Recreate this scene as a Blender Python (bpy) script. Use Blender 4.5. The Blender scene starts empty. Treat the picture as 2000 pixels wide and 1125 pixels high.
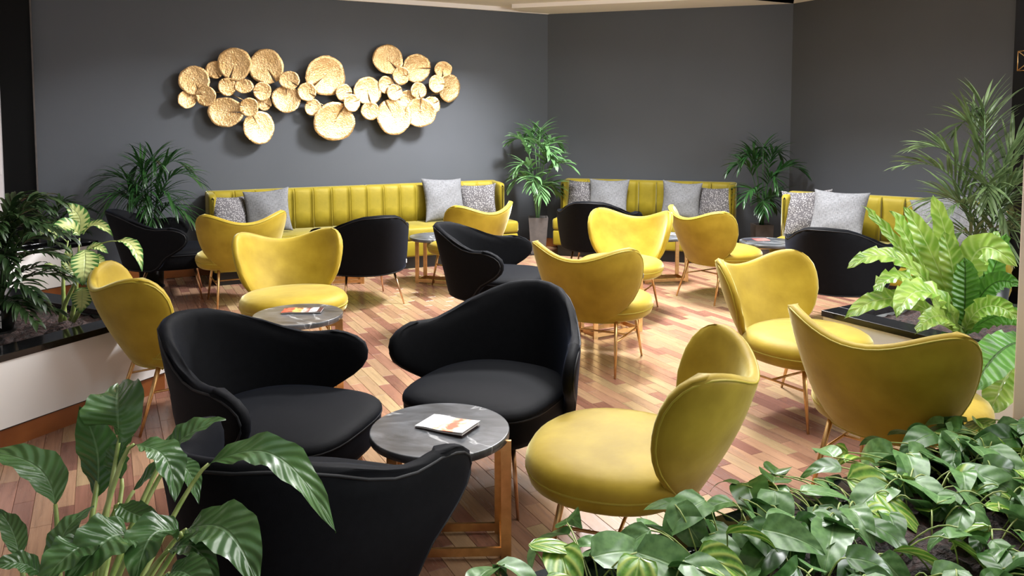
import bpy, math, random
from mathutils import Vector, Matrix
R = math.radians
scene = bpy.context.scene
COL = scene.collection

# ------------------------------------------------------------------ camera
F_PX, PITCH, PP_Y, CAM_H = 1530.0, R(3.84), 334.0, 1.56
cd = bpy.data.cameras.new('camera')
cd.sensor_width = 36.0
cd.lens = F_PX * 36.0 / 2000.0
cd.shift_y = (PP_Y - 562.5) / 2000.0
cd.clip_start, cd.clip_end = 0.05, 60
cam = bpy.data.objects.new('camera', cd)
COL.objects.link(cam)
cam.location = (0, 0, CAM_H)
cam.rotation_euler = (R(90) - PITCH, 0, 0)
scene.camera = cam

# ------------------------------------------------------------------ light
scene.view_settings.view_transform = 'Standard'
scene.view_settings.look = 'None'
scene.view_settings.gamma = 1.0
scene.view_settings.exposure = 0.0
scene.view_settings.use_curve_mapping = False
world = bpy.data.worlds.new('world')
scene.world = world
world.use_nodes = True
bg = world.node_tree.nodes['Background']
bg.inputs[0].default_value = (0.92, 0.96, 1.0, 1)
bg.inputs[1].default_value = 0.52

def area(name, loc, target, sx, sy, power, col=(1, 1, 1), spread=180):
    l = bpy.data.lights.new(name, 'AREA')
    l.shape = 'RECTANGLE'; l.size, l.size_y = sx, sy
    l.energy = power; l.color = col; l.spread = R(spread)
    o = bpy.data.objects.new(name, l); COL.objects.link(o)
    o.location = loc
    o.rotation_euler = (Vector(target) - Vector(loc)).to_track_quat('-Z', 'Y').to_euler()
    return o
area('skylight_panel', (1.35, 4.3, 4.0), (1.2, 4.4, 0), 2.8, 3.4, 240, (1.0, 0.98, 0.95), 160)
area('skylight_corner', (1.15, 6.95, 3.9), (0.7, 7.9, 0), .8, .8, 600, (0.98, 0.98, 1.0), 165)
area('side_window_light', (5.6, 2.2, 2.1), (0.0, 4.0, 1.3), 3.4, 2.4, 320, (0.95, 0.98, 1.0), 170)

# ------------------------------------------------------------------ helpers
def newmesh(name, verts, faces, uvs=None, smooth=True):
    me = bpy.data.meshes.new(name)
    me.from_pydata([tuple(v) for v in verts], [], faces)
    if uvs is not None:
        ul = me.uv_layers.new(name='UVMap')
        vi = [0] * len(me.loops)
        me.loops.foreach_get('vertex_index', vi)
        flat = []
        for i in vi: flat += [uvs[i][0], uvs[i][1]]
        ul.data.foreach_set('uv', flat)
    if smooth:
        me.polygons.foreach_set('use_smooth', [True] * len(me.polygons))
    me.update()
    return me

def obj(name, me, mat=None, parent=None):
    o = bpy.data.objects.new(name, me)
    COL.objects.link(o)
    if mat is not None and len(me.materials) == 0: me.materials.append(mat)
    if parent is not None: o.parent = parent
    return o

class MB:
    """collects shapes into one mesh"""
    def __init__(s): s.v = []; s.f = []; s.uv = []
    def add(s, v, f, uv=None):
        b = len(s.v); s.v += [tuple(q) for q in v]; s.f += [tuple(i + b for i in q) for q in f]
        s.uv += list(uv) if uv is not None else [(0, 0)] * len(v)
        return s
    def box(s, x0, x1, y0, y1, z0, z1):
        return s.add([(x0,y0,z0),(x1,y0,z0),(x1,y1,z0),(x0,y1,z0),(x0,y0,z1),(x1,y0,z1),(x1,y1,z1),(x0,y1,z1)],
                     [(0,3,2,1),(4,5,6,7),(0,1,5,4),(1,2,6,5),(2,3,7,6),(3,0,4,7)])
    def bevbox(s, x0, x1, y0, y1, z0, z1, r):
        """box with softly rounded edges: a rounded-rectangle loft"""
        def ring(ins, z):
            pts = []
            rr = max(r - ins, r * .25)
            for cx, cy, a0 in ((x1-ins-rr, y1-ins-rr, 0), (x0+ins+rr, y1-ins-rr, 90), (x0+ins+rr, y0+ins+rr, 180), (x1-ins-rr, y0+ins+rr, 270)):
                for k in range(4):
                    a = R(a0 + 30 * k); pts.append((cx + rr*math.cos(a), cy + rr*math.sin(a), z))
            return pts
        rings = [ring(r*(1-math.sin(R(a))), z0 + r*(1-math.cos(R(a)))) for a in (0, 45, 90)]
        rings += [ring(r*(1-math.sin(R(a))), z1 - r*(1-math.cos(R(a)))) for a in (90, 45, 0)]
        return s.loft(rings)
    def loft(s, rings, cap=True, closed=True):
        n = len(rings[0]); v = [p for q in rings for p in q]; f = []
        m = n if closed else n - 1
        for i in range(len(rings)-1):
            for j in range(m):
                k = (j+1) % n
                f.append((i*n+j, i*n+k, (i+1)*n+k, (i+1)*n+j))
        if cap:
            f.append(tuple(reversed(range(n)))); f.append(tuple((len(rings)-1)*n + j for j in range(n)))
        return s.add(v, f)
    def tube(s, path, rad, n=8, cap=True):
        P = [Vector(p) for p in path]
        if not isinstance(rad, (list, tuple)): rad = [rad]*len(P)
        rings = []; up = Vector((0.13, 0.21, 1)).normalized()
        for i, p in enumerate(P):
            t = (P[min(i+1, len(P)-1)] - P[max(i-1, 0)])
            t = t.normalized() if t.length > 1e-9 else Vector((0,0,1))
            a = t.cross(up)
            if a.length < 1e-3: a = t.cross(Vector((1,0,0)))
            a.normalize(); b = t.cross(a)
            rings.append([tuple(p + rad[i]*(a*math.cos(2*math.pi*k/n) + b*math.sin(2*math.pi*k/n))) for k in range(n)])
        return s.loft(rings, cap)
    def mesh(s, name, smooth=True, uv=False): return newmesh(name, s.v, s.f, s.uv if uv else None, smooth)
    def build(s, name, mat, parent=None, smooth=True, uv=False):
        return obj(name, s.mesh(name, smooth, uv), mat, parent)

def flat(o):
    for p in o.data.polygons: p.use_smooth = False
    return o

def bevel(o, w=0.006, seg=2):
    m = o.modifiers.new('bevel', 'BEVEL'); m.width = w; m.segments = seg; m.limit_method = 'ANGLE'; m.angle_limit = R(40)
    return o

def thing(name, label, cat, loc=(0,0,0), rz=0.0, group=None):
    o = bpy.data.objects.new(name, None); COL.objects.link(o)
    o.empty_display_size = 0.1
    o.location = loc; o.rotation_euler = (0, 0, rz)
    o['label'] = label; o['category'] = cat
    if group: o['group'] = group
    return o

def tag(o, label, cat, group=None, kind=None):
    o['label'] = label; o['category'] = cat
    if group: o['group'] = group
    if kind: o['kind'] = kind
    return o

def struct(o, label=None, cat=None):
    o['kind'] = 'structure'
    if label: o['label'] = label
    if cat: o['category'] = cat
    return o

KIDS = {}
def copy_tree(o, parent=None):
    c = o.copy(); COL.objects.link(c); c.parent = parent
    for ch in list(o.children): copy_tree(ch, c)
    return c

def lerp(a, b, t): return a + (b - a) * t
def interp(tab, x):
    """smooth (cosine-free, catmull-rom) interpolation of a table of (x, y)"""
    n = len(tab)
    if x <= tab[0][0]: return tab[0][1]
    if x >= tab[-1][0]: return tab[-1][1]
    for i in range(n-1):
        if x <= tab[i+1][0]:
            x0, y0 = tab[i]; x1, y1 = tab[i+1]; h = x1-x0; t = (x-x0)/h
            m0 = (y1-tab[i-1][1])/(x1-tab[i-1][0]) if i > 0 else (y1-y0)/h
            m1 = (tab[i+2][1]-y0)/(tab[i+2][0]-x0) if i+2 < n else (y1-y0)/h
            return (2*t**3-3*t*t+1)*y0 + (t**3-2*t*t+t)*h*m0 + (-2*t**3+3*t*t)*y1 + (t**3-t*t)*h*m1
# ------------------------------------------------------------------ chair shells
EDGE = [-1, -.997, -.985, -.96, -.92] + [-.84 + .12*i for i in range(15)] + [.92, .96, .985, .997, 1]
EDGV = [0, .01, .03, .07] + [.14 + .09*i for i in range(9)] + [.93, .97, .99, 1]

def shell(SP, T, e):
    """upholstered shell: pillow-edged thickness T around the surface S(a, z); A(u, v) -> (a, z) spans its outline"""
    S, A = SP
    nu, nv = len(EDGE), len(EDGV)
    fine = [-1 + k/40 for k in range(81)]; finev = [k/40 for k in range(41)]
    out = [A(u, 0) for u in fine] + [A(u, 1) for u in fine] + [A(1, v) for v in finev] + [A(-1, v) for v in finev]
    front, back = [], []
    for i, u in enumerate(EDGE):
        for j, v in enumerate(EDGV):
            a, z = A(u, v); p = Vector(S(a, z)); h = 2e-3
            n = (Vector(S(a+h, z)) - Vector(S(a-h, z))).cross(Vector(S(a, z+h)) - Vector(S(a, z-h))).normalized()
            d = 0 if i in (0, nu-1) or j in (0, nv-1) else min((a-x)**2 + (z-y)**2 for x, y in out)**.5
            k = min(1, d/e); t = T*math.sqrt(max(0, 1-(1-k)**2))
            front.append(p + n*t); back.append(p - n*t)
    f = []
    idx = lambda i, j: i*nv + j
    Nn = nu*nv
    for i in range(nu-1):
        for j in range(nv-1):
            f.append((idx(i,j), idx(i+1,j), idx(i+1,j+1), idx(i,j+1)))
            f.append((Nn+idx(i,j), Nn+idx(i,j+1), Nn+idx(i+1,j+1), Nn+idx(i+1,j)))
    border = [(i,0) for i in range(nu)] + [(nu-1,j) for j in range(1,nv)] + [(i,nv-1) for i in range(nu-2,-1,-1)] + [(0,j) for j in range(nv-2,0,-1)]
    remap = {Nn+idx(i,j): idx(i,j) for (i,j) in border}
    f = [tuple(remap.get(k,k) for k in q) for q in f]
    return front + back, f

def edge_path(SP, off, ins):
    """closed path a distance ins inside the outline, lifted off the skin by off (outer side positive)"""
    S, A = SP
    seq = [A(u, 0) for u in EDGE if abs(u) < .98] + [A(1, v) for v in EDGV] + [A(u, 1) for u in reversed(EDGE) if abs(u) < .98] + [A(-1, v) for v in reversed(EDGV)]
    n = len(seq); pts = []
    for i in range(n):
        (x0, y0), (x1, y1) = seq[i-1], seq[(i+1) % n]
        L = math.hypot(x1-x0, y1-y0) or 1
        a, z = seq[i][0] - (y1-y0)/L*ins, seq[i][1] + (x1-x0)/L*ins
        h = 2e-3
        nn = (Vector(S(a+h, z)) - Vector(S(a-h, z))).cross(Vector(S(a, z+h)) - Vector(S(a, z-h))).normalized()
        pts.append(Vector(S(a, z)) + nn*off)
    pts.append(pts[0]); return pts

YW = [(0,.232),(.07,.234),(.14,.252),(.24,.325),(.34,.385),(.47,.44),(.62,.476),(.76,.487),(.87,.474),(.94,.447),(.98,.41),(1,.36)]
def AY(u, v):
    q = min(1, abs(u)/.97); top = .728 + .074*(q*q*(3-2*q))**1.1
    return (u*interp(YW, v)*.965, .31 + (top-.31)*v)
def SY(a, z):
    k = (z-.31)/.5; kk = min(max(k, 0), 1)
    r = .25 + .125*kk**.8
    th = a/r
    yb = -.225 - .215*k - .03*math.sin(math.pi*kk)
    return (r*math.sin(th), yb + r*(1-math.cos(th))*.92, z)
PY = (SY, AY)

BW = [(0,.42),(.06,.475),(.16,.515),(.3,.555),(.42,.63),(.53,.695),(.64,.732),(.74,.742),(.84,.732),(.91,.702),(.965,.65),(1,.57)]
BT = [(0,.788),(.25,.775),(.45,.730),(.65,.672),(.8,.650),(.92,.650),(1,.653)]
_plan = [(0.0, 0.0)]
for _i in range(420):
    _a = (_i+.5)*.002; _psi = 1.50*math.tanh(3.15*_a/1.50)
    _plan.append((_plan[-1][0] + .002*math.cos(_psi), _plan[-1][1] + .002*math.sin(_psi)))
def plan(a):
    q = min(a/.002, 418.9); i = int(q); f = q-i
    return (lerp(_plan[i][0], _plan[i+1][0], f), lerp(_plan[i][1], _plan[i+1][1], f))
def AB(u, v):
    return (u*interp(BW, v)*.96, .27 + (interp(BT, abs(u))-.27)*v)
def SB(a, z):
    s = 1 if a >= 0 else -1; aa = abs(a); k = (z-.27)/.5
    x, y = plan(aa); y -= .345
    y -= .135*k*math.exp(-(aa/.30)**2)
    x *= .92 + .095*k
    return (s*x, y, z)
PB = (SB, AB)

def super_ring(a, b, n, z, N=40, cy=0, front=None):
    pts = []
    for k in range(N):
        t = 2*math.pi*k/N; c, s_ = math.cos(t), math.sin(t)
        nn = n if s_ < 0 or front is None else front
        x = a*math.copysign(abs(c)**(2/nn), c); y = b*math.copysign(abs(s_)**(2/nn), s_)
        pts.append((x, cy+y, z))
    return pts

def seat_rings(a, b, n, z0, zs, z1, cy, front=None, N=40):
    """z0 underside, zs seam, z1 crown"""
    prof_lo = [(.80,0),(.90,.06),(.96,.3),(.985,.7),(.99,1)]
    prof_hi = [(.99,0),(1.0,.16),(.99,.38),(.955,.6),(.88,.78),(.74,.9),(.5,.97),(.2,1.0),(.02,1.0)]
    lo = [super_ring(a*s, b*s, n, lerp(z0, zs, t), N, cy, front) for s, t in prof_lo]
    hi = [super_ring(a*s, b*s, n, lerp(zs, z1, t), N, cy, front) for s, t in prof_hi]
    return lo, hi
# ------------------------------------------------------------------ materials
def nm(name):
    m = bpy.data.materials.new(name); m.use_nodes = True
    nt = m.node_tree; b = nt.nodes['Principled BSDF']
    return m, nt, b
def N(nt, kind, **kw):
    n = nt.nodes.new(kind)
    for k, v in kw.items():
        if k.startswith('i_'): n.inputs[k[2:].replace('_', ' ')].default_value = v
        else: setattr(n, k, v)
    return n
def coord(nt, out='Object', scale=(1,1,1), rot=(0,0,0)):
    tc = N(nt, 'ShaderNodeTexCoord'); mp = N(nt, 'ShaderNodeMapping')
    mp.inputs['Scale'].default_value = scale; mp.inputs['Rotation'].default_value = rot
    nt.links.new(tc.outputs[out], mp.inputs[0]); return mp.outputs[0]
def ramp(nt, fac, stops, mode='LINEAR'):
    r = N(nt, 'ShaderNodeValToRGB'); r.color_ramp.interpolation = mode
    e = r.color_ramp.elements
    while len(e) < len(stops): e.new(.5)
    for k, (p, c) in zip(e, stops): k.position = p; k.color = (c[0], c[1], c[2], 1) if len(c) == 3 else c
    nt.links.new(fac, r.inputs[0]); return r.outputs[0]
def noise(nt, vec, scale, detail=3, rough=.5, dist=0):
    n = N(nt, 'ShaderNodeTexNoise'); n.inputs['Scale'].default_value = scale; n.inputs['Detail'].default_value = detail
    n.inputs['Roughness'].default_value = rough; n.inputs['Distortion'].default_value = dist
    if vec is not None: nt.links.new(vec, n.inputs['Vector'])
    return n.outputs['Fac']
def bump(nt, b, h, strength=.3, dist=.01):
    n = N(nt, 'ShaderNodeBump'); n.inputs['Strength'].default_value = strength; n.inputs['Distance'].default_value = dist
    nt.links.new(h, n.inputs['Height']); nt.links.new(n.outputs[0], b.inputs['Normal'])
def mixc(nt, fac, a, b_):
    m = N(nt, 'ShaderNodeMix', data_type='RGBA')
    for sock, v in ((m.inputs[0], fac), (m.inputs[6], a), (m.inputs[7], b_)):
        if hasattr(v, 'node'): nt.links.new(v, sock)
        else: sock.default_value = v if not isinstance(v, tuple) else (v + (1,))[:4]
    return m.outputs[2]
def mth(nt, op, a, b_=0.0, c=None):
    m = N(nt, 'ShaderNodeMath', operation=op)
    for i, v in enumerate((a, b_) if c is None else (a, b_, c)):
        if hasattr(v, 'node'): nt.links.new(v, m.inputs[i])
        else: m.inputs[i].default_value = v
    return m.outputs[0]
def plain(name, col, rough=.5, metal=0, spec=.5, coat=0):
    m, nt, b = nm(name)
    b.inputs['Base Color'].default_value = col + (1,); b.inputs['Roughness'].default_value = rough
    b.inputs['Metallic'].default_value = metal; b.inputs['Specular IOR Level'].default_value = spec
    b.inputs['Coat Weight'].default_value = coat
    return m

def mottled(name, c1, c2, scale, rough=.6, metal=0, bs=.1, bscale=None, sheen=0, stint=(1,1,1), spec=.5, lo=.35, hi=.65, bd=.004):
    m, nt, b = nm(name); v = coord(nt)
    nt.links.new(ramp(nt, noise(nt, v, scale, 4), [(lo, c1), (hi, c2)]), b.inputs['Base Color'])
    b.inputs['Roughness'].default_value = rough; b.inputs['Metallic'].default_value = metal
    b.inputs['Specular IOR Level'].default_value = spec
    if sheen:
        b.inputs['Sheen Weight'].default_value = sheen; b.inputs['Sheen Roughness'].default_value = .35
        b.inputs['Sheen Tint'].default_value = stint + (1,)
    if bs: bump(nt, b, noise(nt, v, bscale or scale*4, 3), bs, bd)
    return m

M = {}
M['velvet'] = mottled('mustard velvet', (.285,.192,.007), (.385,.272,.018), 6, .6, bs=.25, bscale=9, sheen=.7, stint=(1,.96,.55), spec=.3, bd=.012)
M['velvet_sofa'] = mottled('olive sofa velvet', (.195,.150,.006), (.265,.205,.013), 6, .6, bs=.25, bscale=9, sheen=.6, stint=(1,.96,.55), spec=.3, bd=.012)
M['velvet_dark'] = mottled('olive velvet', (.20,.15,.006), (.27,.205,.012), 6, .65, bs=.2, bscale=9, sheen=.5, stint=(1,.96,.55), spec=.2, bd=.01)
M['piping_y'] = plain('mustard piping', (.36,.285,.02), .5)
M['black'] = mottled('black wool', (.0008,.0011,.0020), (.0016,.0020,.0032), 40, .75, bs=.2, bscale=500, sheen=.03, stint=(.4,.55,1), spec=.12, bd=.001)
M['piping_b'] = plain('black piping', (.005,.0055,.007), .6, spec=.3)
M['brass'] = mottled('brushed brass', (.60,.37,.15), (.72,.46,.20), 30, .32, 1, bs=0)
M['rose_brass'] = mottled('rose brass', (.62,.36,.20), (.74,.46,.27), 30, .3, 1, bs=0)
M['tag'] = plain('white tag', (.75,.75,.75), .6)
M['plinth'] = plain('black plinth', (.006,.006,.006), .5)
M['soil'] = mottled('bark mulch', (.005,.002,.0015), (.034,.011,.008), 45, .8, bs=.8, bscale=60, bd=.02)
M['white'] = mottled('white satin lacquer', (.82,.81,.79), (.86,.85,.83), 2, .28, bs=0)
M['granite'] = mottled('black granite', (.004,.004,.005), (.010,.011,.012), 90, .09, bs=0)
M['wood_base'] = mottled('cherry plinth', (.20,.058,.012), (.30,.095,.022), 5, .35, bs=0)
M['grey_pot'] = mottled('warm grey pot', (.06,.052,.048), (.085,.072,.066), 14, .6, bs=.1)
M['black_pot'] = plain('black plastic pot', (.006,.008,.007), .3)
M['pillar'] = mottled('beige plaster', (.78,.65,.56), (.82,.69,.60), 1.5, .7, bs=0)
M['ceil'] = mottled('cream ceiling paint', (.84,.79,.75), (.87,.82,.78), 1.5, .8, bs=0)
M['cable'] = plain('black gloss', (.003,.003,.003), .35, spec=.15)
M['stalk'] = mottled('pale stalk', (.20,.30,.06), (.36,.42,.14), 30, .45, bs=0)
M['stem_dark'] = mottled('green stem', (.03,.08,.015), (.07,.15,.03), 30, .5, bs=0)
M['cane'] = mottled('brown cane', (.05,.04,.015), (.12,.09,.03), 30, .6, bs=.2)

# wall: dark grey paint
m, nt, b = nm('charcoal wall paint'); v = coord(nt)
nt.links.new(ramp(nt, noise(nt, v, .9, 3), [(.3, (.064,.070,.080)), (.7, (.073,.079,.090))]), b.inputs['Base Color'])
b.inputs['Roughness'].default_value = .62; b.inputs['Specular IOR Level'].default_value = .35
bump(nt, b, noise(nt, v, 260, 2), .06, .002); M['wall'] = m

# white wall tiles
m, nt, b = nm('white stone tile'); v = coord(nt)
nt.links.new(ramp(nt, noise(nt, v, 3, 4), [(.3, (.62,.58,.58)), (.7, (.70,.66,.66))]), b.inputs['Base Color'])
b.inputs['Roughness'].default_value = .25; M['tile'] = m

# floor planks: tone from a colour attribute, grain along the plank
def wood(name, attr=True):
    m, nt, b = nm(name)
    v = coord(nt, 'Object', (30, 2.2, 1)); g1 = noise(nt, v, 1.6, 6, .6, .6)
    v2 = coord(nt, 'Object', (170, 5, 1)); g2 = noise(nt, v2, 1.0, 3, .6)
    if attr:
        a = N(nt, 'ShaderNodeAttribute', attribute_name='tone'); base = a.outputs['Color']
    else:
        base = ramp(nt, noise(nt, coord(nt, 'Object', (8, 2, 1)), 1, 2), [(.35, (.25,.10,.055)), (.65, (.38,.19,.10))])
    hs = N(nt, 'ShaderNodeHueSaturation'); hs.inputs['Saturation'].default_value = .86; nt.links.new(base, hs.inputs['Color'])
    nt.links.new(ramp(nt, g1, [(.28, (.72,)*3), (.5, (1,)*3), (.75, (1.22,)*3)]), hs.inputs['Value'])
    c = mixc(nt, mth(nt, 'MULTIPLY', ramp(nt, g2, [(.3, (0,)*3), (.75, (1,)*3)]), .22), hs.outputs[0], (.09,.035,.02))
    nt.links.new(c, b.inputs['Base Color'])
    nt.links.new(ramp(nt, g1, [(.3, (.30,)*3), (.7, (.20,)*3)]), b.inputs['Roughness'])
    b.inputs['Specular IOR Level'].default_value = .5
    bump(nt, b, g2, .05, .002)
    return m
M['plank'] = wood('parquet plank'); M['floor_base'] = wood('parquet beyond', False)

# marble
m, nt, b = nm('black marble'); v = coord(nt, 'Object', (1,1,1))
w1 = noise(nt, v, 1.7, 4, .5, 1.2)
vein = ramp(nt, w1, [(.494, (0,)*3), (.499, (1,)*3), (.501, (1,)*3), (.506, (0,)*3)])
w2 = noise(nt, coord(nt, 'Object', (1,2.1,1), (0,0,.8)), 5, 5, .6, .8)
cloud = ramp(nt, w2, [(.38, (.032,.035,.038)), (.55, (.080,.086,.095)), (.72, (.17,.18,.195))])
nt.links.new(mixc(nt, mth(nt, 'MULTIPLY', vein, .75), cloud, (.52,.53,.54)), b.inputs['Base Color'])
b.inputs['Roughness'].default_value = .28; M['marble'] = m

# linen cushions
m, nt, b = nm('grey linen'); v = coord(nt, 'Object', (1,1,1))
n1 = noise(nt, coord(nt, 'Object', (300,1,30)), 1, 2); n2 = noise(nt, coord(nt, 'Object', (30,1,300)), 1, 2)
s = mth(nt, 'ADD', n1, n2)
nt.links.new(ramp(nt, mth(nt, 'MULTIPLY', s, .5), [(.38, (.085,.085,.09)), (.6, (.19,.195,.205))]), b.inputs['Base Color'])
b.inputs['Roughness'].default_value = .8; bump(nt, b, s, .3, .002); M['linen'] = m
m, nt, b = nm('speckled weave'); v = coord(nt, 'Object', (1,.2,1))
vo = N(nt, 'ShaderNodeTexVoronoi'); vo.inputs['Scale'].default_value = 85; nt.links.new(v, vo.inputs['Vector'])
n1 = noise(nt, v, 130, 2)
k = mth(nt, 'ADD', mth(nt, 'MULTIPLY', vo.outputs['Distance'], .7), mth(nt, 'MULTIPLY', n1, .5))
nt.links.new(ramp(nt, k, [(.40, (.34,.33,.33)), (.56, (.075,.07,.075))]), b.inputs['Base Color'])
b.inputs['Roughness'].default_value = .85; bump(nt, b, k, .4, .003); M['speckle'] = m

# hammered gold
m, nt, b = nm('hammered gold leaf'); v = coord(nt, 'Object')
nt.links.new(ramp(nt, noise(nt, v, 14, 4), [(.3, (.66,.41,.17)), (.7, (.86,.59,.30))]), b.inputs['Base Color'])
b.inputs['Metallic'].default_value = .82; b.inputs['Roughness'].default_value = .40
bump(nt, b, noise(nt, v, 62, 3, .55, .5), .6, .012); M['gold'] = m

# leaves: u across (-1..1), v along (0..1), held in a UV map
def leafmat(name, deep, light, vein, nv=11, slant=1.4, stripes=.45, rough=.32, center=None, cw=.6, cream=None, trans=.12, sharp=.5, coat=.0):
    m, nt, b = nm(name)
    uv = N(nt, 'ShaderNodeUVMap'); sp = N(nt, 'ShaderNodeSeparateXYZ'); nt.links.new(uv.outputs[0], sp.inputs[0])
    u, v = sp.outputs[0], sp.outputs[1]
    au = mth(nt, 'ABSOLUTE', u)
    ph = mth(nt, 'SUBTRACT', mth(nt, 'MULTIPLY', v, nv*2*math.pi), mth(nt, 'MULTIPLY', au, slant*2*math.pi))
    wv = mth(nt, 'ADD', mth(nt, 'MULTIPLY', mth(nt, 'SINE', ph), .5), .5)
    big = noise(nt, coord(nt), 9, 2)
    col = mixc(nt, ramp(nt, big, [(.35, (0,)*3), (.65, (1,)*3)]), deep, light)
    col = mixc(nt, mth(nt, 'MULTIPLY', mth(nt, 'POWER', wv, 3.0), stripes), col, vein)
    if cream:
        wob = mth(nt, 'ADD', au, mth(nt, 'MULTIPLY', mth(nt, 'SUBTRACT', wv, .5), .55))
        mask = ramp(nt, wob, [(cw-.12, (1,)*3), (cw+.08, (0,)*3)])
        endm = ramp(nt, v, [(.0, (.3,)*3), (.15, (1,)*3), (.8, (1,)*3), (.97, (0,)*3)])
        col = mixc(nt, mth(nt, 'MULTIPLY', mask, endm), col, cream)
    mid = ramp(nt, au, [(.02, (1,)*3), (.07, (0,)*3)])
    col = mixc(nt, mth(nt, 'MULTIPLY', mid, .6), col, center or vein)
    nt.links.new(col, b.inputs['Base Color'])
    b.inputs['Roughness'].default_value = rough; b.inputs['Coat Weight'].default_value = coat
    h = mth(nt, 'ADD', mth(nt, 'MULTIPLY', wv, 1.0), mth(nt, 'MULTIPLY', mid, -1.0))
    bump(nt, b, h, sharp, .006)
    if trans:
        t = N(nt, 'ShaderNodeBsdfTranslucent'); nt.links.new(col, t.inputs[0])
        mx = N(nt, 'ShaderNodeMixShader'); mx.inputs[0].default_value = trans
        nt.links.new(b.outputs[0], mx.inputs[1]); nt.links.new(t.outputs[0], mx.inputs[2])
        nt.links.new(mx.outputs[0], nt.nodes['Material Output'].inputs[0])
    return m
M['lily'] = leafmat('peace lily leaf', (.030,.085,.022), (.065,.155,.040), (.15,.26,.12), 9, 1.7, .16, .27, sharp=.32)
M['pothos'] = leafmat('pothos leaf', (.070,.17,.050), (.13,.27,.085), (.16,.30,.11), 4, 1.0, .22, .36, center=(.24,.40,.16), sharp=.25)
M['pothos_d'] = leafmat('deep pothos leaf', (.030,.095,.020), (.055,.15,.032), (.07,.17,.04), 4, 1.0, .22, .34, center=(.12,.25,.06), sharp=.25)
M['pothos_y'] = leafmat('variegated pothos leaf', (.06,.19,.02), (.16,.34,.04), (.50,.60,.14), 3, 1.8, .75, .28, center=(.3,.45,.1), sharp=.35)
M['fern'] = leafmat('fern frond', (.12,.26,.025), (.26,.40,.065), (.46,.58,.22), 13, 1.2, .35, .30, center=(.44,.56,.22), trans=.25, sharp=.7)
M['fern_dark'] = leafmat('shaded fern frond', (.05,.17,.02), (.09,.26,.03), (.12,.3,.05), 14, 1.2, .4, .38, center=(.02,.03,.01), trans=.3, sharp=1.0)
M['dieff'] = leafmat('dieffenbachia leaf', (.045,.15,.030), (.08,.24,.05), (.10,.26,.05), 9, 1.1, .2, .35, center=(.45,.60,.25), cw=.72, cream=(.66,.74,.30), trans=.2, sharp=.5)
M['palm_light'] = leafmat('light palm leaflet', (.10,.22,.08), (.19,.36,.15), (.2,.38,.16), 1, 0, 0, .38, trans=.2, sharp=0)
M['palm'] = leafmat('palm leaflet', (.012,.050,.012), (.030,.095,.022), (.04,.11,.03), 1, 0, 0, .33, trans=.2, sharp=0)
M['palm_olive'] = leafmat('olive palm leaflet', (.05,.085,.03), (.12,.18,.07), (.1,.2,.06), 1, 0, 0, .42, trans=.2, sharp=0)
M['palm_deep'] = leafmat('deep green leaflet', (.012,.030,.010), (.035,.075,.022), (.05,.1,.03), 1, 0, 0, .36, trans=.1, sharp=0)

# ------------------------------------------------------------------ room shell
K1 = Vector((.43, 9.52)); A1 = R(27.0)
d1 = Vector((-math.cos(A1), -math.sin(A1))); n1 = Vector((math.sin(A1), -math.cos(A1)))       # wall with the sculpture
A2 = R(18.3); d2 = Vector((math.cos(A2), -math.sin(A2))); n2 = Vector((-math.sin(A2), -math.cos(A2)))
K2 = K1 + d2*2.78
A3 = R(63); d3 = Vector((math.cos(A3), -math.sin(A3))); n3 = Vector((-math.sin(A3), -math.cos(A3)))
ZC = 2.81
L1, L3 = 5.33, 2.45
E1 = K1 + d1*L1; E3 = K2 + d3*L3

def wall_slab(name, p, q, n, z0, z1, th, mat, parent=None):
    """slab between plan points p and q, its room face on the line, thickness away from the room normal n"""
    mb = MB()
    a, b_ = Vector(p), Vector(q); c, d = b_ - n*th, a - n*th
    v = [(a.x,a.y,z0),(b_.x,b_.y,z0),(c.x,c.y,z0),(d.x,d.y,z0),(a.x,a.y,z1),(b_.x,b_.y,z1),(c.x,c.y,z1),(d.x,d.y,z1)]
    mb.add(v, [(0,3,2,1),(4,5,6,7),(0,1,5,4),(1,2,6,5),(2,3,7,6),(3,0,4,7)])
    return mb.build(name, mat, parent, smooth=False)

struct(wall_slab('wall_left', E1, K1, n1, 0, ZC+.05, .2, M['wall']))
struct(wall_slab('wall_back', K1, K2, n2, 0, ZC+.05, .2, M['wall']))
struct(wall_slab('wall_right', K2, E3, n3, 0, ZC+.05, .2, M['wall']))
struct(wall_slab('baseboard_left', E1, K1, n1, 0, .10, .02, M['wood_base'])).location = (n1.x*.015, n1.y*.015, 0)
struct(wall_slab('baseboard_back', K1, K2, n2, 0, .10, .02, M['wood_base'])).location = (n2.x*.015, n2.y*.015, 0)
struct(wall_slab('baseboard_right', K2, E3, n3, 0, .10, .02, M['wood_base'])).location = (n3.x*.015, n3.y*.015, 0)

# ceiling: soffit bands round a skylight well
def band(name, p, q, n, w, z0, z1, mat, ext=.0):
    mb = MB(); a, b_ = Vector(p), Vector(q); d = (b_-a).normalized()
    a = a - d*ext - n*.1; b_ = b_ + d*ext - n*.1
    c, e = b_ + n*(w+.1), a + n*(w+.1)
    mb.add([(a.x,a.y,z0),(b_.x,b_.y,z0),(c.x,c.y,z0),(e.x,e.y,z0),(a.x,a.y,z1),(b_.x,b_.y,z1),(c.x,c.y,z1),(e.x,e.y,z1)],
           [(0,3,2,1),(4,5,6,7),(0,1,5,4),(1,2,6,5),(2,3,7,6),(3,0,4,7)])
    return mb.build(name, mat, None, smooth=False)
cl = [E1 - d1*0 , K1, K2, E3]
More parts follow.
